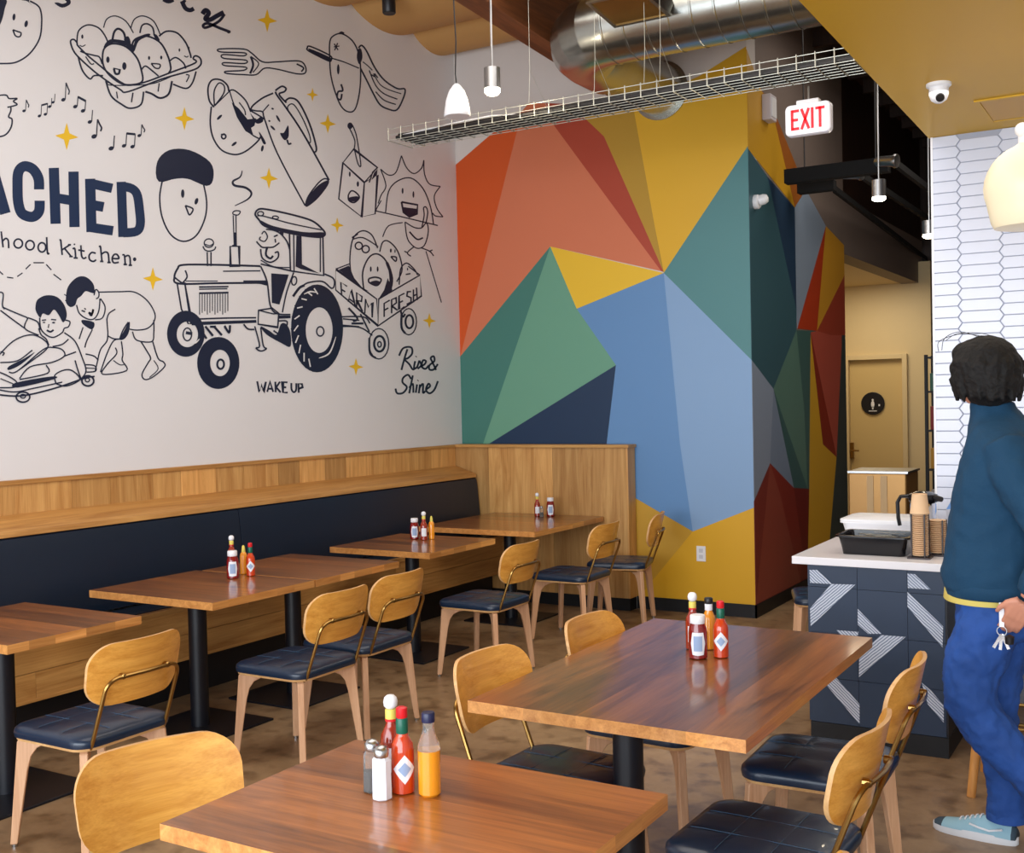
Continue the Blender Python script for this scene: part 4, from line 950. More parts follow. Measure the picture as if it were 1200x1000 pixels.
# things on the counter
ZT_ = 0.905
m_bin = plain('black polycarbonate', (20, 20, 24), 0.2)
def tub(root, hx, hy, h, m, lip=0.015, wall=0.006, taper=0.9, name='body'):
    o = rrect(hx, hy, 0.03, 4); mb = MB()
    rings = [[Vector((x*taper, y*taper, 0.0)) for x, y in o], [Vector((x*0.985, y*0.985, h-0.01)) for x, y in o], [Vector((x+lip*(1 if x > 0 else -1), y+lip*(1 if y > 0 else -1), h-0.008)) for x, y in o], [Vector((x+lip*(1 if x > 0 else -1), y+lip*(1 if y > 0 else -1), h)) for x, y in o], [Vector((x-wall, y*(1-wall/hy), h)) for x, y in o], [Vector((x*taper-wall*0, y*taper*0.98, 0.008)) for x, y in o]]
    mb.loft(rings, caps=True); return obj(name, mb, m, root, smooth=35)
t = thing('cutlery_bin', 'black open bin of cutlery at the front of the tiled counter', 'bin', (-1.30, 5.66, ZT_), 0.0)
tub(t, 0.165, 0.13, 0.095, m_bin)
r3 = random.Random(5)
for k in range(16):
    x, y, a_ = r3.uniform(-0.05, 0.05), r3.uniform(-0.06, 0.06), r3.uniform(-0.5, 0.5); T = Matrix.Translation((x, y, 0.060+0.0032*(k % 11))) @ Matrix.Rotation(a_, 4, 'Z')
    mb = MB().box(-0.08, 0.03, -0.006, 0.006, 0, 0.002, T=T)
    for j in range(4): mb.box(0.03, 0.075, -0.011+j*0.0058, -0.0075+j*0.0058, 0, 0.002, T=T)
    mb.box(0.02, 0.032, -0.011, 0.0135, 0, 0.002, T=T)
    obj('fork', mb, m_steel, t)
t = thing('bus_tub', 'stacked white lidded tub behind the cutlery bin on the counter', 'tub', (-1.38, 6.24, ZT_))
tub(t, 0.21, 0.15, 0.10, m_white, lip=0.012)
obj('lid', MB().loft([[Vector((x*1.06, y*1.08, 0.101)) for x, y in rrect(0.21, 0.15, 0.03, 4)], [Vector((x*1.06, y*1.08, 0.112)) for x, y in rrect(0.21, 0.15, 0.03, 4)], [Vector((x*0.9, y*0.9, 0.120)) for x, y in rrect(0.21, 0.15, 0.03, 4)]]), m_white, t, smooth=30)
m_kraft = plain('kraft paper cup', (226, 190, 150), 0.7)
m_rim = plain('dark cup holder', (40, 22, 22), 0.4)
def cupstack(x, y, n, label, step=0.0095):
    t = thing('paper_cup_stack', label, 'cups', (x, y, ZT_), 0, 'paper cup stacks on the counter')
    for k in range(n):
        z = 0.012+k*step
        obj('cup', MB().lathe([(0.030, z), (0.0395, z+0.005), (0.0398, z+step-0.002), (0.0375, z+step-0.001)], 18), m_kraft, t)
    fr = MB()
    for a_ in (0.6, 2.2, 3.8, 5.4): fr.box(0.043*math.cos(a_)-0.003, 0.043*math.cos(a_)+0.003, 0.043*math.sin(a_)-0.003, 0.043*math.sin(a_)+0.003, 0.008, 0.012+n*step)
    fr.box(-0.05, 0.05, -0.05, 0.05, 0, 0.008)
    obj('holder', fr, m_rim, t)
    return t, 0.012+n*step
t1_, h1 = cupstack(-1.078, 5.54, 21, 'tall stack of kraft paper cups in a dark holder at the counter corner')
t2_, h2 = cupstack(-1.02, 5.665, 17, 'second stack of paper cups close behind the tall stack')
t = thing('upturned_paper_cup', 'large upturned kraft cup on top of the tall cup stack', 'cup', (-1.07, 5.62, ZT_+h1+0.0))
t.location = (-1.078, 5.54, ZT_+h1)
obj('cup', MB().lathe([(0.044, 0.0), (0.046, 0.004), (0.044, 0.006), (0.034, 0.095), (0.032, 0.095), (0.031, 0.091), (0.001, 0.091)], 24), m_kraft, t, smooth=40)
t = thing('airpot', 'coffee airpot with a black lid and handle behind the cup stack', 'airpot', (-1.15, 6.0, ZT_))
obj('body', MB().lathe([(0.06, 0), (0.065, 0.01), (0.065, 0.215), (0.05, 0.235)], 24), m_chrome, t, smooth=True)
obj('lid', MB().lathe([(0.068, 0.225), (0.075, 0.24), (0.07, 0.265), (0.03, 0.28), (0.001, 0.282)], 24), m_bin, t, smooth=50)
obj('handle', MB().tube([(-0.07, 0, 0.255), (-0.11, -0.005, 0.25), (-0.125, -0.01, 0.22), (-0.122, -0.01, 0.14), (-0.115, -0.01, 0.10)], 0.010, 8), m_bin, t, smooth=True)
obj('spout', MB().tube([(0.05, -0.02, 0.25), (0.10, -0.05, 0.245)], [0.02, 0.013], 8), m_bin, t)
t = thing('blue_plastic_bag', 'pale blue crumpled plastic bag behind the coffee airpot', 'bag', (-0.985, 6.2, ZT_))
r3 = random.Random(3); rings = []
for i_, (rr_, zz) in enumerate([(0.07, 0), (0.085, 0.05), (0.08, 0.12), (0.085, 0.17), (0.06, 0.22), (0.015, 0.25)]):
    rings.append([Vector((rr_*math.cos(k*PI/8)*(0.85+0.3*r3.random()), rr_*math.sin(k*PI/8)*(0.85+0.3*r3.random()), zz+0.01*r3.random()*(i_ > 0))) for k in range(16)])
obj('bag', MB().loft(rings[:4]), plain('white bag film', (220, 226, 240), 0.3), t)
obj('bag_top', MB().loft(rings[3:]), plain('blue bag film', (110, 160, 226), 0.3), t)
# steel panel beyond the counter
t = thing('steel_bin', 'tall bronze-toned metal cabinet in front of the cream door', 'cabinet', (-2.02, 8.9, 0))
c0 = onY(994, 553, 8.9); c1 = onY(1062, 553, 8.9)
m_pan = plain('bronze metal panel', (170, 128, 74), 0.3, metal=0.5)
t.location = ((c0.x+c1.x)/2, 8.9, 0); hwid = (c1.x-c0.x)/2
obj('body', MB().box(-hwid, hwid, 0, 0.45, 0.05, c0.z-0.01), m_pan, t, bevel=0.01)
obj('plinth', MB().box(-hwid+0.02, hwid-0.02, 0.02, 0.43, 0, 0.05), m_dark, t)
obj('top', MB().box(-hwid-0.005, hwid+0.012, -0.005, 0.455, c0.z-0.01, c0.z+0.006), m_steel, t)
for k in (-0.35, 0.12):
    obj('vertical_rib', MB().box(hwid*k, hwid*k+0.05, -0.008, 0, 0.08, c0.z-0.03), plain('gold rib', (206, 170, 116), 0.35), t)
# shelf seen in the gap beside the tile wall
rc = onY(1086, 500, 12.2)
t = thing('storage_rack', 'dark storage rack seen in the narrow gap beside the tiled wall', 'rack', (rc.x+0.33, 12.2, 0))
for z in (0.1, 0.5, 0.9, 1.3, 1.7, 2.05): obj('shelf', MB().box(-0.28, 0.3, -0.2, 0.2, z-0.02, z), m_dark, t)
for x in (-0.31, 0.30): 
    for y in (-0.2, 0.16): obj('upright', MB().box(x, x+0.03, y, y+0.04, 0, 2.07), m_dark, t)
obj('back_panel', MB().box(-0.28, 0.3, 0.2, 0.21, 0.1, 2.05), m_dark, t)
gl = [((150, 40, 34), 'dark red'), ((190, 190, 196), 'grey'), ((60, 110, 90), 'green'), ((206, 150, 40), 'orange'), ((70, 50, 50), 'brown')]
wh = ['lowest', 'second', 'third', 'fourth', 'top']
for i, z in enumerate((0.5, 0.9, 1.3, 1.7)):
    for k in range(2):
        cc_, nm_ = gl[(i*2+k*3+1) % 5]
        o = obj('storage_box', MB().box(0, 0.16, -0.15, 0.12, 0, 0.18+0.03*((i+k) % 3)), plain('rack goods '+nm_, cc_, 0.5), bevel=0.004); o.location = (rc.x+0.33-0.265+0.19*k, 12.2, z+0.001)
        o['label'] = nm_+' box on the '+wh[i+1]+' shelf of the dark rack, '+('left' if k == 0 else 'right')+' one'; o['category'] = 'box'; o['group'] = 'boxes on the storage rack'

# bar counter and stool at the right edge
bar = thing('bar_counter', 'navy tiled bar front at the right edge behind the man', 'counter', (0.5, 5.9, 0))
obj('top', rel(MB().box(-0.60, 2.6, 5.35, 6.3, 0.99, 1.03), bar), m_slab, bar, bevel=0.002)
obj('carcass', rel(MB().box(-0.55, 2.6, 5.50, 6.25, 0.10, 0.99), bar), m_dark, bar)
for k in range(6):
    for j in range(4): obj('tile', rel(MB().box(-0.549+0.231*k, -0.549+0.231*(k+1)-0.002, 5.49, 5.50, 0.10+0.2225*j, 0.10+0.2225*(j+1)-0.002), bar), m_nt, bar)
for k in range(5):
    x = -0.549+0.231*k; z = 0.10+0.2225*(1+(k % 2))
    obj('tile_stripe', rel(MB().prism([Vector((x, 5.4899, z+0.22)), Vector((x+0.07, 5.4899, z+0.22)), Vector((x+0.228, 5.4899, z+0.07)), Vector((x+0.228, 5.4899, z)), ], Vector((0, -0.0012, 0))), bar), h_dn, bar)
obj('kick', rel(MB().box(-0.54, 2.6, 5.53, 6.2, 0, 0.10), bar), m_dark, bar)
st_ = thing('bar_stool', 'wooden bar stool with brass footrest behind the man', 'stool', (-0.30, 5.12, 0), 0)
fo = onZ(1138, 934, 0); st_.location = (fo.x+0.21, fo.y+0.18, 0)
m_stw = wood('stool wood', (168, 106, 48), (212, 152, 84), 'Z', rough=0.4)
for sx, sy in ((-1, -1), (1, -1), (-1, 1), (1, 1)):
    obj('leg', MB().tube([(0.21*sx, 0.18*sy, 0), (0.15*sx, 0.14*sy, 0.62)], [0.018, 0.022], 10), m_stw, st_, smooth=True)
obj('footrest', MB().tube([(-0.19, -0.165, 0.21), (0.19, -0.165, 0.21), (0.19, 0.165, 0.21), (-0.19, 0.165, 0.21)], 0.008, 8, closed=True), m_brass, st_)
obj('upper_ring', MB().tube([(-0.18, -0.16, 0.32), (0.18, -0.16, 0.32), (0.18, 0.16, 0.32), (-0.18, 0.16, 0.32)], 0.008, 8, closed=True), m_brass, st_)
obj('seat', MB().lathe([(0.15, 0.62), (0.19, 0.63), (0.195, 0.655), (0.17, 0.67), (0.001, 0.675)], 28), m_seat, st_, smooth=40)

# ================================================================== wall and ceiling fittings
c = onY(822, 649, YB)
t = thing('wall_outlet', 'white wall outlet on the ochre facet of the mural', 'outlet', (c.x, YB-0.003, c.z))
obj('cover_plate', MB().box(-0.038, 0.038, -0.007, 0, -0.06, 0.06), m_white, t, bevel=0.002)
for dz in (-0.024, 0.024): obj('socket', MB().box(-0.016, 0.016, -0.009, -0.007, dz-0.015, dz+0.015), plain('outlet face', (206, 208, 216), 0.4), t)
c = onX(884, 237, XC)
t = thing('motion_sensor', 'white domed sensor on the dark teal facet of the mural', 'sensor', (XC+0.003, c.y, c.z))
T = Matrix.Rotation(PI/2, 4, 'Y')
obj('base', MB().lathe([(0.055, 0), (0.055, 0.03), (0.045, 0.04)], 20, T=T), m_white, t, smooth=True)
obj('dome', MB().lathe([(0.04, 0.04), (0.04, 0.075), (0.03, 0.10), (0.001, 0.11)], 20, (0, 0, 0), T=T @ Matrix.Rotation(-0.2, 4, 'Y')), m_white, t, smooth=50)
c = onX(896, 128, XC)
t = thing('wall_notification_box', 'small white box high on the ochre mural side', 'box', (XC+0.003, c.y, c.z))
obj('housing', MB().box(0, 0.07, -0.075, 0.075, -0.10, 0.10), plain('pale grey housing', (206, 200, 206), 0.5), t, bevel=0.006)
obj('face_plate', MB().box(0.07, 0.076, -0.055, 0.055, -0.075, 0.075), m_white, t)
# security camera under the soffit
c = onZ(1100, 98, SOF)
t = thing('security_camera', 'white dome security camera under the ochre soffit', 'camera', (c.x, c.y, SOF))
obj('mount', MB().lathe([(0.055, 0.0), (0.055, -0.012), (0.045, -0.02)], 24), m_white, t, smooth=True)
obj('body', MB().lathe([(0.043, -0.018), (0.043, -0.05), (0.034, -0.075), (0.015, -0.088), (0.001, -0.09)], 24), m_white, t, smooth=50)
dv = Vector((0.25, -0.75, -0.6)).normalized()
obj('lens', MB().lathe([(0.019, 0.030), (0.019, 0.050), (0.001, 0.052)], 16, (0, 0, -0.045), T=dv.to_track_quat('Z', 'Y').to_matrix().to_4x4()), m_bcap, t)
# globe lamp
t = thing('globe_pendant', 'large cream glass globe pendant in front of the white tiled wall', 'lamp', (0, 0, 0))
Yg = 4.9; c = onY(1207, 219, Yg); rg = 0.172; t.location = c
m_milk = plain('lit milk glass', (236, 224, 192), 0.35, emit=(255, 238, 200), estr=0.18)
prof = [(0.045, rg*1.0)]+[(rg*math.sin(a_), rg*math.cos(a_)) for a_ in [0.35+k*0.2 for k in range(9)]]+[(rg*0.90, -rg*0.52), (rg*0.84, -rg*0.80), (rg*0.78, -rg*0.92), (rg*0.60, -rg*0.95), (0.001, -rg*0.95)]
obj('globe', MB().lathe(prof, 40), m_milk, t, smooth=50)
obj('fitter', MB().lathe([(0.042, rg*0.93), (0.042, rg+0.03), (0.02, rg+0.05)], 20), m_white, t, smooth=True)
obj('stem', MB().lathe([(0.008, rg+0.06), (0.008, SOF-c.z-0.03)], 10), m_brass, t)
bc = onY(1198, 152, Yg-0.03)-t.location
obj('ball_joint', MB().lathe([(0.028*math.sin(a_)+0.0005, 0.028*math.cos(a_)) for a_ in [k*PI/10 for k in range(11)]], 18, tuple(bc)), m_white, t, smooth=60)
# pendants
def cable(t, ztop, r_=0.004, m=None, zb=0.0): obj('cord', MB().tube([(0, 0, zb), (0, 0, ztop)], r_, 6), m or m_bcap, t)
Yp = 5.7; c = onY(536, 137, Yp)
t = thing('cone_pendant', 'white cone pendant lamp hanging above the cable tray end', 'lamp', (c.x, Yp, c.z))
obj('shade', MB().lathe([(0.078, 0.0), (0.081, 0.004), (0.079, 0.03), (0.068, 0.10), (0.048, 0.155), (0.022, 0.19), (0.008, 0.20)], 32), m_white, t, smooth=50)
obj('opening', MB().lathe([(0.072, 0.0015), (0.001, 0.0015)], 32), plain('shade inside', (205, 208, 220), 0.6), t)
obj('cord', MB().tube([(0, 0, 0.195), (-0.008, 0, 0.26), (0.002, 0, 0.45), (-0.012, 0, 0.8), (-0.01, 0, 1.42)], 0.0045, 6), m_bcap, t)
m_lit = plain('lit lens', (255, 250, 235), 0.4, emit=(255, 244, 214), estr=9)
def can(label, px, py, Y, r_, h, ztop=ZC-0.02, rod=0.005, frost=0.015, rodm=None):
    c = onY(px, py, Y)
    t = thing('cylinder_pendant', label, 'lamp', (c.x, Y, c.z), 0, 'brushed steel cylinder pendants')
    obj('housing', MB().lathe([(r_*0.9, 0.0), (r_, 0.0), (r_, h), (r_*0.9, h+0.002), (0.001, h+0.002)], 28), m_steel, t, smooth=40)
    obj('lens', MB().lathe([(r_*0.95, 0.0), (r_*0.98, -frost), (r_*0.7, -frost*1.7), (0.001, -frost*2)], 28), m_lit, t, smooth=50)
    obj('rod', MB().tube([(0, 0, h), (0, 0, ztop-c.z)], rod, 6), rodm or m_steel, t)
    return c
c = can('steel cylinder pendant beside the white cone lamp', 577, 104, 5.9, 0.050, 0.125, rod=0.007, frost=0.022)
point('pendant_glow', (c.x, 5.9, c.z-0.08), 6, (1.0, 0.85, 0.62))
c = can('steel cylinder pendant right of the exit sign, under the black tracks', 1030, 231, 7.6, 0.045, 0.11)
point('pendant_glow', (c.x, 7.6, c.z-0.08), 5, (1.0, 0.85, 0.62))
c = can('farthest steel cylinder pendant, against the tiled wall edge', 1089, 275, 8.6, 0.048, 0.10)
point('pendant_glow', (c.x, 8.6, c.z-0.08), 5, (1.0, 0.85, 0.62))
# black can under the insulation
c = onX(456, 16, -5.0)
t = thing('black_ceiling_can', 'black cylindrical fixture under the tan ceiling insulation at the top', 'fixture', tuple(c))
obj('can', MB().lathe([(0.045, 0.0), (0.05, 0.006), (0.05, 0.13), (0.03, 0.14)], 24), m_bcap, t, smooth=40)
obj('stem', MB().lathe([(0.012, 0.13), (0.012, 4.7-c.z)], 8), m_bcap, t)

# exit sign
Ye = 6.4; c = onY(948, 140, Ye)
t = thing('exit_sign', 'white illuminated sign with red EXIT letters under the cable tray', 'sign', tuple(c), 0.0)
hw_, hh_ = 0.130, 0.088
o_ = rrect(hw_, hh_, 0.028, 5)
obj('housing', MB().loft([[Vector((x*0.96, -0.03, y*0.96)) for x, y in o_], [Vector((x, -0.022, y)) for x, y in o_], [Vector((x, 0.022, y)) for x, y in o_], [Vector((x*0.96, 0.03, y*0.96)) for x, y in o_]]), plain('exit sign housing', (236, 236, 242), 0.35, emit=(240, 240, 255), estr=0.12), t, smooth=30)
m_er = plain('lit red letters', (226, 20, 40), 0.4, emit=(255, 16, 30), estr=0.55)
def bar_(mb, x0, z0, x1, z1, w):
    dx, dz = x1-x0, z1-z0; l = math.hypot(dx, dz); nx, nz = -dz/l*w/2, dx/l*w/2
    mb.prism([Vector((x0+nx, -0.0302, z0+nz)), Vector((x1+nx, -0.0302, z1+nz)), Vector((x1-nx, -0.0302, z1-nz)), Vector((x0-nx, -0.0302, z0-nz))], Vector((0, -0.003, 0)))
H_ = 0.058; w = 0.015
mb = MB(); bar_(mb, -0.088, -H_, -0.088, H_, w); bar_(mb, -0.088, H_-w/2, -0.048, H_-w/2, w); bar_(mb, -0.088, 0, -0.054, 0, w); bar_(mb, -0.088, -H_+w/2, -0.048, -H_+w/2, w); obj('letter', mb, m_er, t)
mb = MB(); bar_(mb, -0.034, -H_, 0.008, H_, w); bar_(mb, -0.034, H_, 0.008, -H_, w); obj('letter', mb, m_er, t)
mb = MB(); bar_(mb, 0.028, -H_, 0.028, H_, w); obj('letter', mb, m_er, t)
mb = MB(); bar_(mb, 0.072, -H_, 0.072, H_, w); bar_(mb, 0.046, H_-w/2, 0.098, H_-w/2, w); obj('letter', mb, m_er, t)
obj('canopy', MB().box(-0.065, 0.065, -0.03, 0.03, hh_-0.004, hh_+0.022), m_white, t, bevel=0.006)
obj('stem', MB().tube([(0, 0, hh_+0.02), (0, 0, hh_+0.10)], 0.006, 8), m_steel, t)

# wire cable tray
Zt = 3.50; yn = onZ(720, 119, Zt).y; yf = onZ(720, 134, Zt).y
xl = onZ(440, 160, Zt).x; xr_ = -1.30
t = thing('wire_cable_tray', 'long galvanised wire basket tray carrying black cables across the room', 'cable tray', ((xl+xr_)/2, (yn+yf)/2, Zt))
m_wire = plain('galvanised wire', (196, 196, 184), 0.35, metal=0.6)
hh = 0.075; L_ = MB()
for y, z in [(yn, Zt+hh), (yn, Zt+hh*0.5), (yn, Zt)]+[(yn+(yf-yn)*k/5, Zt) for k in range(1, 5)]+[(yf, Zt), (yf, Zt+hh*0.5), (yf, Zt+hh)]:
    L_.tube([(xl, y, z), (xr_, y, z)], 0.0024, 5)
obj('long_wires', rel(L_, t), m_wire, t)
n_ = int((xr_-xl)/0.105)
cm = MB().tube([(0, yn-0.002, Zt+hh+0.01), (0, yn-0.002, Zt-0.002), (0, yf+0.002, Zt-0.002), (0, yf+0.002, Zt+hh+0.01)], 0.0036, 5)
cmesh = None
for k in range(n_+1):
    o = obj('cross_wire', rel(MB().tube([(xl+0.105*k, yn-0.002, Zt+hh+0.01), (xl+0.105*k, yn-0.002, Zt-0.002), (xl+0.105*k, yf+0.002, Zt-0.002), (xl+0.105*k, yf+0.002, Zt+hh+0.01)], 0.0036, 5), t) if cmesh is None else cmesh, m_wire if cmesh is None else None, t)
    if cmesh is None: cmesh = o.data
    else: o.location = (0.105*k, 0, 0)
r3 = random.Random(4)
for k in range(9):
    y = yn+0.03+(yf-yn-0.06)*k/8; pts = [(xl+0.05+(xr_-xl-0.05)*i_/24, y+r3.uniform(-0.008, 0.008), Zt+0.017+0.016*(k % 2)+r3.uniform(0, 0.006)) for i_ in range(25)]
    obj('black_cable', rel(MB().tube(pts, 0.0145, 6), t), m_bcap, t)
obj('white_cable', rel(MB().tube([(xl+0.1, yn+0.03, Zt+0.03), (xl+0.5, yn+0.02, Zt+0.045), (xl+0.8, yn+0.05, Zt+0.06), (xl+1.1, yn+0.06, Zt+0.03)], 0.005, 6), t), m_white, t)
for px in (600, 707, 783, 806):
    x = onZ(px, 128, Zt).x
    obj('hanger_wire', rel(MB().tube([(x, yn, Zt+hh), (x, yn+0.02, Zt+0.3), (x, yn+0.02, ZC-0.01)], 0.0014, 4), t), m_wire, t)
    obj('hanger_wire', rel(MB().tube([(x, yf, Zt+hh), (x, yn+0.02, Zt+0.3)], 0.0014, 4), t), m_wire, t)

# spiral duct
t = thing('air_duct', 'galvanised round air duct with an elbow turning towards the mural wall', 'duct', (-2.6, 6.8, 4.1))
R_d = 0.235; AX, AY, AZ = -3.50, 6.62, 4.10
main = MB().lathe([(R_d, 0), (R_d, 4.35)], 36, (0, 0, 0), T=Matrix.Translation((AX+0.36, AY, AZ)) @ Matrix.Rotation(PI/2, 4, 'Y'))
obj('main_run', rel(main, t), m_galv, t, smooth=True)
eb = []
for k in range(6):
    a_ = PI/2*k/5; cx_, cy_ = AX+0.36, AY+0.36
    p = Vector((cx_-0.36*math.sin(a_), cy_-0.36*math.cos(a_), AZ)); ra = Vector((math.sin(a_), math.cos(a_), 0))
    ra = (p-Vector((cx_, cy_, AZ))).normalized()
    eb.append([p+ra*R_d*math.cos(2*PI*j/36)+Vector((0, 0, 1))*R_d*math.sin(2*PI*j/36) for j in range(36)])
obj('elbow', rel(MB().loft(eb, caps=False), t), m_galv, t, smooth=12)
R2 = 0.20
wr = MB().lathe([(R_d, 0), (R_d, 0.28), (R2, 0.42), (R2, YB-AY-0.36)], 36, T=Matrix.Translation((AX, AY+0.36, AZ)) @ Matrix.Rotation(-PI/2, 4, 'X'))
obj('wall_run', rel(wr, t), m_galv, t, smooth=30)
obj('wall_collar', rel(MB().lathe([(R2, 0), (R2+0.03, 0.0), (R2+0.03, 0.012), (R2, 0.012)], 36, T=Matrix.Translation((AX, YB-0.016, AZ)) @ Matrix.Rotation(-PI/2, 4, 'X')), t), m_galv, t, smooth=30)
sm_ = mesh_of('seam_ring', MB().lathe([(R_d, 0), (R_d+0.004, 0.004), (R_d+0.004, 0.012), (R_d, 0.016)], 36, T=Matrix.Rotation(PI/2, 4, 'Y')), m_galv, 30)
for k in range(28):
    o = obj('seam_ring', sm_, None, t); o.location = (AX+0.36+0.0+0.15*k-t.location.x, AY-t.location.y, AZ-t.location.z)
# register on the underside
nrm = Vector((0, -0.62, -0.78)).normalized(); pc = Vector((0, AY, AZ))+nrm*(R_d+0.05)
def hit(x, y):
    d = ray(x, y); t_ = (pc-Vector((0, 0, CAM_H))).dot(nrm)/d.dot(nrm); return Vector((0, 0, CAM_H))+d*t_
q0, q1, q2 = hit(686, 4), hit(720, 33), hit(787, 19)
q3 = q0+(q2-q1)
def frame_quad(q, w, n_, dep):
    c_ = sum(q, Vector())/4; inn = [p+(c_-p)*w for p in q]; mb = MB(); k = 4
    vs = [p for p in q]+[p for p in inn]+[p-n_*dep for p in q]+[p-n_*dep for p in inn]
    for i_ in range(4):
        j = (i_+1) % 4; mb_f = [(i_, j, 4+j, 4+i_), (8+i_, 8+j, j, i_), (4+i_, 4+j, 12+j, 12+i_)]
        mb.f += mb_f; mb.m += [0]*3
    mb.v = [tuple(v) for v in vs]; return mb, inn
fq, inn = frame_quad([q0, q1, q2, q3], 0.12, nrm, 0.02)
obj('register_frame', rel(fq, t), m_galv, t)
obj('register_face', rel(MB().prism([p-nrm*0.01 for p in inn], -nrm*0.004), t), plain('bronze register face', (166, 130, 76), 0.25, metal=0.9, noise=0.15, nscale=6), t)
c_ = (q0+q1+q2+q3)/4
obj('register_boot', rel(MB().prism([p+(c_-p)*0.06-nrm*0.015 for p in (q0, q1, q2, q3)], -nrm*0.16), t), m_galv, t)

# black track lights in the passage
Zk = 3.42
t = thing('track_light_rig', 'black track light bars with silver spot heads over the passage', 'light', (-2.3, 8.8, Zk))
m_mblk = plain('matt black', (10, 10, 12), 0.9)
def seg(name, p, q, w, h, m=m_mblk):
    p, q = Vector(p), Vector(q); d = (q-p); l = d.length; M_ = Matrix.Translation(p) @ d.to_track_quat('X', 'Z').to_matrix().to_4x4()
    obj(name, rel(MB().box(0, l, -w/2, w/2, -h/2, h/2, T=M_), t), m, t)
a_ = onZ(921, 208, Zk); b_ = onZ(1034, 187, Zk); b_.y = a_.y
seg('bar', a_, b_, 0.10, 0.11)
a2 = onZ(936, 222, Zk-0.03); b3 = onZ(975, 215, Zk-0.03); b3.y = a2.y
seg('bar', a2, b3, 0.10, 0.08)
for (u, v, u2, v2) in ((1050, 192, 1094, 232), (1010, 206, 1092, 272), (978, 222, 1092, 309)):
    p = onZ(u, v, Zk); q = onX(u2, v2, p.x-0.02) if False else onZ(u2, v2, Zk-0.02)
    q = p+(Vector((0, 1, 0)))*(q.y-p.y) if abs(q.x-p.x) < 0.15 else q
    seg('track', p, q, 0.035, 0.05)
for (u, v) in ((1040, 189), (1000, 204), (966, 216)):
    p = onZ(u, v, Zk); M_ = Matrix.Translation(p) @ Vector((0.95, -0.2, -0.12)).to_track_quat('Z', 'Y').to_matrix().to_4x4()
    obj('spot_head', rel(MB().lathe([(0.02, -0.10), (0.038, -0.08), (0.042, 0.04), (0.052, 0.055), (0.05, 0.075), (0.03, 0.07)], 20, T=M_), t), m_steel, t, smooth=40)
for x in (a_.x+0.15, b_.x-0.1): obj('suspension_rod', rel(MB().tube([(x, a_.y, Zk), (x, a_.y, ZC)], 0.006, 6), t), m_bcap, t)
# ================================================================== the man at the right edge
m_skin = plain('skin', (206, 142, 116), 0.5, noise=0.04, nscale=20)
m_hair = plain('dark hair', (6, 4, 4), 0.75, noise=0.3, nscale=60, bump=0.6, bscale=55)
m_sweat = plain('teal navy sweatshirt', (14, 60, 90), 0.85, noise=0.08, nscale=14, bump=0.15, bscale=90)
m_denim = plain('blue denim', (36, 78, 152), 0.8, noise=0.35, nscale=11, bump=0.5, bscale=26)
m_tee = plain('pale yellow shirt', (226, 206, 110), 0.8)
m_suede = plain('pale blue canvas', (150, 190, 206), 0.8); m_toe = plain('slate suede', (56, 74, 88), 0.8); m_sole = plain('white rubber', (222, 224, 228), 0.55)
man = thing('person', 'person in navy sweatshirt and blue jeans at the right edge, seen from behind walking left', 'person', (-0.57, 4.42, 0))
def ellr(cx, cy, cz, hx, hy, n=28, p=2.0):
    out = []
    for k in range(n):
        a_ = 2*PI*k/n; c_, s_ = math.cos(a_), math.sin(a_)
        out.append(Vector((cx+hx*abs(c_)**(2/p)*(1 if c_ > 0 else -1), cy+hy*abs(s_)**(2/p)*(1 if s_ > 0 else -1), cz)))
    return out
def curve_pts(pts, rs, k=6):
    P_, R_ = [], []; n = len(pts)
    for i in range(n-1):
        p0, p1, p2, p3 = (Vector(pts[max(0, i-1)]), Vector(pts[i]), Vector(pts[i+1]), Vector(pts[min(n-1, i+2)]))
        for j in range(k):
            t = j/k; P_.append(0.5*((2*p1)+(-p0+p2)*t+(2*p0-5*p1+4*p2-p3)*t*t+(-p0+3*p1-3*p2+p3)*t**3)); R_.append(rs[i]+(rs[i+1]-rs[i])*t)
    P_.append(Vector(pts[-1])); R_.append(rs[-1]); return P_, R_
def limb(mb, pts, rs, n=18):
    P_, R_ = curve_pts(pts, rs); mb.tube(P_, R_, n)
def ball(mb, c_, r_, T=None, n=20):
    M_ = T or Matrix.Identity(4)
    prof = [(max(0.0005, math.sin(PI*k/12)), math.cos(PI*k/12)) for k in range(13)]
    S_ = Matrix.Diagonal((r_[0], r_[1], r_[2], 1)); mb.lathe(prof, n, c_, T=M_ @ S_)
def fuse(name, mb, mat, parent, voxel, smooth=3, disp=None):
    me = mesh_of(name, mb, mat); o = bpy.data.objects.new(name+'_tmp', me); COL.objects.link(o)
    rm = o.modifiers.new('r', 'REMESH'); rm.mode = 'VOXEL'; rm.voxel_size = voxel; rm.use_smooth_shade = True
    s_ = o.modifiers.new('s', 'SMOOTH'); s_.iterations = smooth; s_.factor = 0.5
    if disp:
        for sz, stg in disp:
            tx = bpy.data.textures.new('folds', 'CLOUDS'); tx.noise_scale = sz
            d_ = o.modifiers.new('d', 'DISPLACE'); d_.texture = tx; d_.strength = stg; d_.mid_level = 0.5; d_.texture_coords = 'LOCAL'
    dg = bpy.context.evaluated_depsgraph_get(); dg.update()
    m2 = bpy.data.meshes.new_from_object(o.evaluated_get(dg)); m2.name = name
    bpy.data.objects.remove(o)
    m2.materials.clear(); m2.materials.append(mat)
    for f in m2.polygons: f.use_smooth = True
    o2 = bpy.data.objects.new(name, m2); COL.objects.link(o2); o2.parent = parent
    return o2
HC = Vector((-0.632, 4.42, 1.765)); FD = Vector((-0.72, 0.69, 0.0)).normalized(); FS = Vector((-FD.y, FD.x, 0))
def H(f_, s_, z_): return HC+FD*f_+FS*s_+Vector((0, 0, z_))
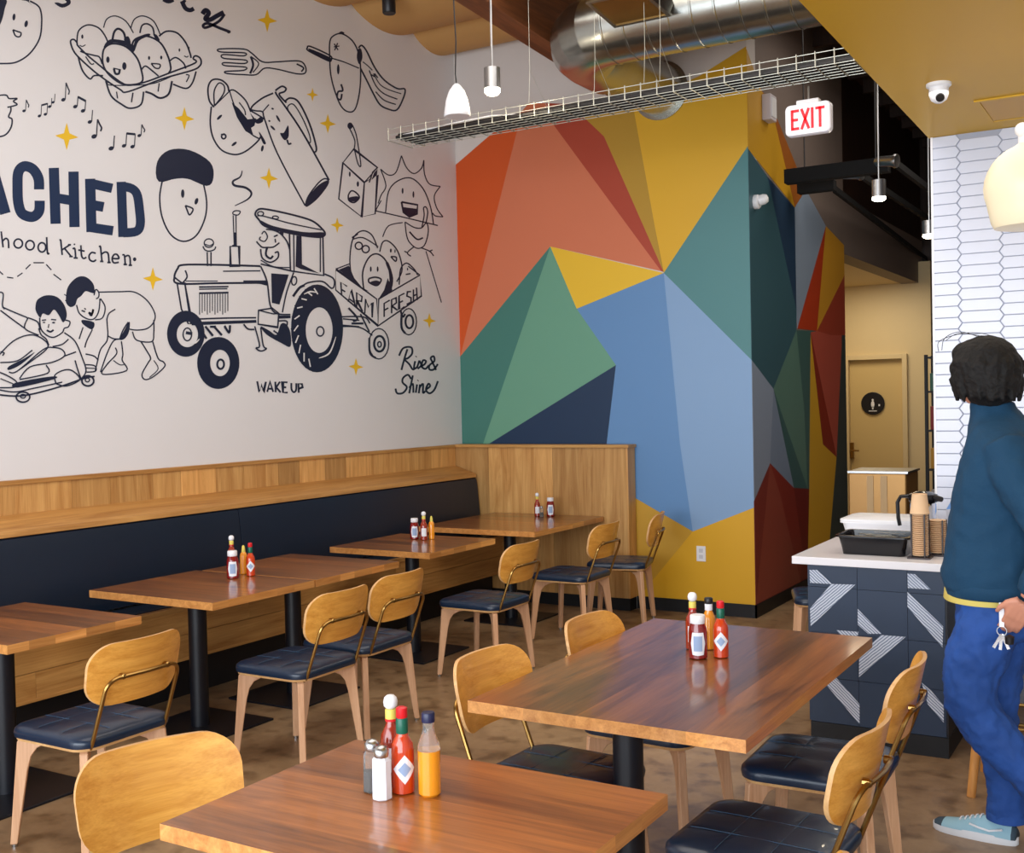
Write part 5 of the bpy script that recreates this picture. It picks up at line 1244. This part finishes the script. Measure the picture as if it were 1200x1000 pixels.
Rh = Matrix(((FD.x, FS.x, 0, 0), (FD.y, FS.y, 0, 0), (0, 0, 1, 0), (0, 0, 0, 1)))
b_ = MB()
ball(b_, H(-0.01, 0, 0.02), (0.095, 0.075, 0.10), Rh); ball(b_, H(0.025, 0, -0.035), (0.065, 0.06, 0.085), Rh); ball(b_, H(0.05, 0, -0.09), (0.035, 0.035, 0.03), Rh)
b_.tube([H(0.075, 0, 0.01), H(0.112, 0, -0.035), H(0.088, 0, -0.045)], [0.010, 0.014, 0.012], 10)                      # nose
for s_ in (-1, 1):
    ball(b_, H(-0.01, 0.077*s_, -0.01), (0.018, 0.010, 0.030), Rh)                                                     # ears
    ball(b_, H(0.068, 0.030*s_, 0.025), (0.016, 0.020, 0.008), Rh)                                                     # brow
ball(b_, H(0.084, 0, -0.066), (0.012, 0.024, 0.008), Rh)                                                               # lips
limb(b_, [H(-0.03, 0, -0.05), (-0.60, 4.42, 1.62), (-0.57, 4.42, 1.54)], [0.056, 0.056, 0.066])
b_.loft([ellr(-0.585, 4.42, z, hx, hy) for z, hx, hy in ((0.90, 0.12, 0.15), (1.05, 0.125, 0.15), (1.25, 0.12, 0.16), (1.42, 0.11, 0.18), (1.52, 0.07, 0.12), (1.56, 0.05, 0.07))])
limb(b_, [(-0.53, 4.24, 1.46), (-0.39, 4.13, 1.20), (-0.458, 4.15, 0.985)], [0.045, 0.036, 0.026])
limb(b_, [(-0.55, 4.61, 1.46), (-0.50, 4.70, 1.20), (-0.64, 4.66, 0.985)], [0.045, 0.036, 0.026])
limb(b_, [(-0.57, 4.50, 0.92), (-0.60, 4.50, 0.52), (-0.575, 4.50, 0.08)], [0.082, 0.055, 0.038])
limb(b_, [(-0.58, 4.34, 0.92), (-0.665, 4.28, 0.58), (-0.36, 4.30, 0.20)], [0.085, 0.058, 0.04])
def hand(mb, wr, d, side, curl):
    """palm along d, side = direction of the thumb, curl = direction the fingers bend"""
    wr, d, side, curl = map(Vector, (wr, d, side, curl)); d.normalize(); side.normalize(); curl.normalize()
    for k, u in enumerate((-0.030, -0.010, 0.010, 0.029)):
        b0 = wr+d*0.02+side*u*0.7; kn = wr+d*0.088+side*u*-0.0+side*u*0.25; ln = (0.062, 0.075, 0.080, 0.070)[k]
        mb.tube([b0, wr+d*0.055+side*u, wr+d*(0.090 if k else 0.084)+side*u], [0.015, 0.015, 0.0115], 8)
        q = wr+d*0.086+side*u
        mb.tube([q, q+d*ln*0.42+curl*0.006, q+d*ln*0.72+curl*0.020, q+d*ln*0.88+curl*0.040], [0.0095, 0.0085, 0.0078, 0.0068], 8)
    mb.tube([wr+d*0.018+side*0.018, wr+d*0.045+side*0.046, wr+d*0.078+side*0.060+curl*0.006, wr+d*0.100+side*0.060+curl*0.014], [0.014, 0.0125, 0.010, 0.008], 8)
hand(b_, (-0.462, 4.153, 0.985), (-0.42, 0.22, -0.80), (-0.80, -0.25, 0.45), (-0.2, 0.9, 0.0))
hand(b_, (-0.645, 4.66, 0.985), (-0.25, -0.02, -0.95), (-0.9, 0, 0.2), (0, -1, 0))
b_.v = [(x+0.57, y-4.42, z) for x, y, z in b_.v]
fuse('body', b_, m_skin, man, 0.0065, 2)
for s_ in (-1, 1):
    eb_ = MB(); ball(eb_, H(0.083, 0.030*s_, 0.008), (0.010, 0.013, 0.008), Rh, 12); obj('eye', rel(eb_, man), m_white, man, smooth=60)
# hair
h_ = MB()
ball(h_, H(-0.018, 0, 0.030), (0.126, 0.112, 0.104), Rh); ball(h_, H(-0.045, 0, -0.02), (0.104, 0.110, 0.118), Rh); ball(h_, H(0.040, 0, 0.070), (0.068, 0.090, 0.052), Rh)
r3 = random.Random(12)
for k in range(70):
    a_ = r3.uniform(-2.2, 2.2)+PI; z0 = r3.uniform(0.0, 0.09)
    p0 = H(-0.02+0.09*math.cos(a_), 0.085*math.sin(a_), z0); p1 = H(-0.02+0.125*math.cos(a_), 0.112*math.sin(a_), z0-0.05); p2 = H(-0.03+0.112*math.cos(a_), 0.10*math.sin(a_), max(-0.112, z0-0.115-r3.random()*0.02))
    h_.tube([p0, p1, p2], [0.010, 0.014, 0.007], 6)
h_.v = [(x+0.57, y-4.42, z) for x, y, z in h_.v]
hair = fuse('hair', h_, m_hair, man, 0.006, 4, [(0.03, 0.007)])
w_ = MB()
for q in ([H(-0.03, 0.03, 0.125), H(0.03, 0.07, 0.150), H(0.08, 0.10, 0.130), H(0.085, 0.11, 0.085)], [H(-0.05, 0.02, 0.125), H(0.02, 0.07, 0.142), H(0.09, 0.115, 0.12), H(0.09, 0.12, 0.08)], [H(-0.04, -0.05, 0.115), H(0.0, 0.0, 0.142), H(0.06, 0.06, 0.145), H(0.09, 0.09, 0.12)]):
    P_, R_ = curve_pts(q, [0.0012]*len(q)); w_.tube(P_, R_, 4)
obj('loose_strands', rel(w_, man), m_hair, hair)
# sweatshirt
s_ = MB()
s_.loft([ellr(cx, 4.42, z, hx, hy, 32, 2.3) for z, cx, hx, hy in ((0.965, -0.592, 0.168, 0.200), (0.985, -0.592, 0.178, 0.208), (1.04, -0.596, 0.182, 0.212), (1.13, -0.592, 0.176, 0.210), (1.25, -0.582, 0.165, 0.212), (1.36, -0.568, 0.156, 0.222), (1.45, -0.560, 0.146, 0.228), (1.52, -0.560, 0.128, 0.212), (1.565, -0.572, 0.108, 0.160), (1.605, -0.585, 0.088, 0.105), (1.635, -0.598, 0.078, 0.080), (1.655, -0.603, 0.076, 0.077))])
limb(s_, [(-0.545, 4.26, 1.495), (-0.49, 4.20, 1.38), (-0.385, 4.125, 1.20), (-0.41, 4.13, 1.10), (-0.452, 4.145, 1.005)], [0.088, 0.078, 0.064, 0.056, 0.046])
limb(s_, [(-0.56, 4.58, 1.495), (-0.53, 4.66, 1.36), (-0.50, 4.71, 1.20), (-0.63, 4.66, 1.00)], [0.085, 0.078, 0.062, 0.045])
s_.v = [(x+0.57, y-4.42, z) for x, y, z in s_.v]
sw = fuse('sweatshirt', s_, m_sweat, man, 0.011, 4, [(0.12, 0.022), (0.045, 0.008)])
obj('hem_band', rel(MB().loft([ellr(-0.590, 4.42, z, hx, hy, 36, 2.3) for z, hx, hy in ((0.950, 0.166, 0.198), (0.955, 0.174, 0.205), (0.99, 0.178, 0.209), (1.00, 0.176, 0.207))]), man), m_sweat, sw, smooth=50)
obj('shirt_hem', rel(MB().loft([ellr(-0.612, 4.415, z, hx, hy, 36) for z, hx, hy in ((0.928, 0.160, 0.180), (0.932, 0.163, 0.183), (0.975, 0.158, 0.180))]), man), m_tee, man, smooth=50)
# jeans
j_ = MB()
j_.loft([ellr(cx, 4.42, z, hx, hy, 28, 2.3) for z, cx, hx, hy in ((0.80, -0.585, 0.125, 0.165), (0.86, -0.583, 0.145, 0.182), (0.92, -0.585, 0.150, 0.180), (0.965, -0.585, 0.148, 0.178))])
limb(j_, [(-0.570, 4.505, 0.90), (-0.60, 4.51, 0.70), (-0.615, 4.50, 0.50), (-0.585, 4.50, 0.28), (-0.578, 4.50, 0.10)], [0.108, 0.098, 0.078, 0.070, 0.070])
limb(j_, [(-0.590, 4.335, 0.90), (-0.645, 4.30, 0.74), (-0.665, 4.28, 0.58), (-0.54, 4.285, 0.40), (-0.37, 4.30, 0.23)], [0.116, 0.104, 0.088, 0.078, 0.070])
j_.v = [(x+0.57, y-4.42, z) for x, y, z in j_.v]
jn = fuse('jeans', j_, m_denim, man, 0.010, 3, [(0.09, 0.030), (0.032, 0.014)])
obj('hem', rel(MB().loft([ellr(-0.578, 4.50, z, r_, r_, 24) for z, r_ in ((0.085, 0.066), (0.088, 0.072), (0.115, 0.072), (0.12, 0.068))]), man), m_denim, jn, smooth=50)
# sneakers
def shoe(toe, heel, pitch=0.0):
    d_ = (Vector(toe)-Vector(heel)); ln = d_.length; M_ = Matrix.Translation(heel) @ Matrix(((d_.x/ln, -d_.y/ln, 0, 0), (d_.y/ln, d_.x/ln, 0, 0), (0, 0, 1, 0), (0, 0, 0, 1))) @ Matrix.Rotation(pitch, 4, 'Y')
    def outline(z, k=1.0, n=28):
        out = []
        for i in range(n):
            a_ = 2*PI*i/n; u = 0.5+0.5*math.cos(a_); wd = 0.036+0.018*u-0.012*max(0, u-0.8)*5*0.3
            out.append(M_ @ Vector((ln*0.5+ln*0.5*k*(abs(math.cos(a_))**0.85)*(1 if math.cos(a_) > 0 else -1), wd*k*(abs(math.sin(a_))**0.75)*(1 if math.sin(a_) > 0 else -1), z)))
        return out
    sh = obj('shoe', rel(MB().loft([outline(z, k) for z, k in ((0.0, 0.97), (0.004, 1.0), (0.028, 1.0), (0.031, 0.98))]), man), m_sole, man, smooth=40)
    up = []
    for u, h, w_ in ((0.015, 0.060, 0.030), (0.06, 0.082, 0.036), (0.20, 0.086, 0.037), (0.34, 0.092, 0.037), (0.46, 0.084, 0.040), (0.58, 0.068, 0.045), (0.72, 0.054, 0.049), (0.86, 0.047, 0.044), (0.95, 0.040, 0.032), (0.985, 0.032, 0.014)):
        up.append([M_ @ Vector((ln*u, w_*math.cos(a_)*(1 if math.sin(a_) < 0.3 else 0.86), 0.027+(h-0.027)*max(0, math.sin(a_))**0.8)) for a_ in [PI*k/12 for k in range(13)]])
    mb = MB(); mb.loft(up, caps=True); n = 13
    mb.m = []
    for f in mb.f:
        s_i = min(f)//n; mb.m.append(1 if (s_i >= 7 or s_i <= 0) else 0)
    obj('upper', rel(mb, man), [m_suede, m_toe], sh, smooth=60)
    lc = MB()
    for u, h in ((0.42, 0.090), (0.48, 0.084), (0.54, 0.077), (0.60, 0.070), (0.66, 0.064)):
        lc.tube([M_ @ Vector((ln*u, y, h-abs(y)*0.25)) for y in (-0.022, -0.01, 0, 0.01, 0.022)], 0.003, 6)
    obj('laces', rel(lc, man), m_white, sh)
    obj('side_stripe', rel(MB().tube([M_ @ Vector((ln*u, -0.0395-0.010*(u > 0.5), z)) for u, z in ((0.15, 0.060), (0.30, 0.046), (0.42, 0.050), (0.52, 0.062))], 0.004, 6).tube([M_ @ Vector((ln*u, 0.0395+0.010*(u > 0.5), z)) for u, z in ((0.15, 0.060), (0.30, 0.046), (0.42, 0.050), (0.52, 0.062))], 0.004, 6), man), m_paper, sh)
    obj('collar', rel(MB().tube([M_ @ Vector((ln*0.20+ln*0.15*math.cos(a_), 0.034*math.sin(a_), 0.088+0.006*math.cos(a_))) for a_ in [2*PI*k/16 for k in range(16)]], 0.007, 6, closed=True), man), m_suede, sh)
shoe((-0.845, 4.535, 0), (-0.535, 4.485, 0))
shoe((-0.56, 4.30, 0.012), (-0.268, 4.30, 0.012), 0.50)
# keys at the hip
kp = Vector((-0.545, 4.178, 0.885))
t = thing('key_ring', 'bunch of keys on a pale strap hanging from the hip of the jeans', 'keys', tuple(kp))
obj('strap', MB().box(-0.008, 0.008, -0.002, 0.002, -0.01, 0.075), m_white, t)
obj('ring', MB().tube([(0.016*math.cos(a_), 0, -0.024+0.016*math.sin(a_)) for a_ in [2*PI*k/14 for k in range(14)]], 0.002, 6, closed=True), m_steel, t)
for k, a_ in enumerate((-0.4, 0.1, 0.5)): obj('key', MB().box(-0.005, 0.005, -0.0012, 0.0012, -0.055, 0, T=Matrix.Translation((0, -0.003*k, -0.035)) @ Matrix.Rotation(a_, 4, 'Y')), m_chrome, t)
obj('fob', MB().lathe([(0.001, -0.02), (0.014, -0.015), (0.016, 0.01), (0.001, 0.018)], 14, (0.025, -0.008, -0.05)), m_bcap, t, smooth=60)
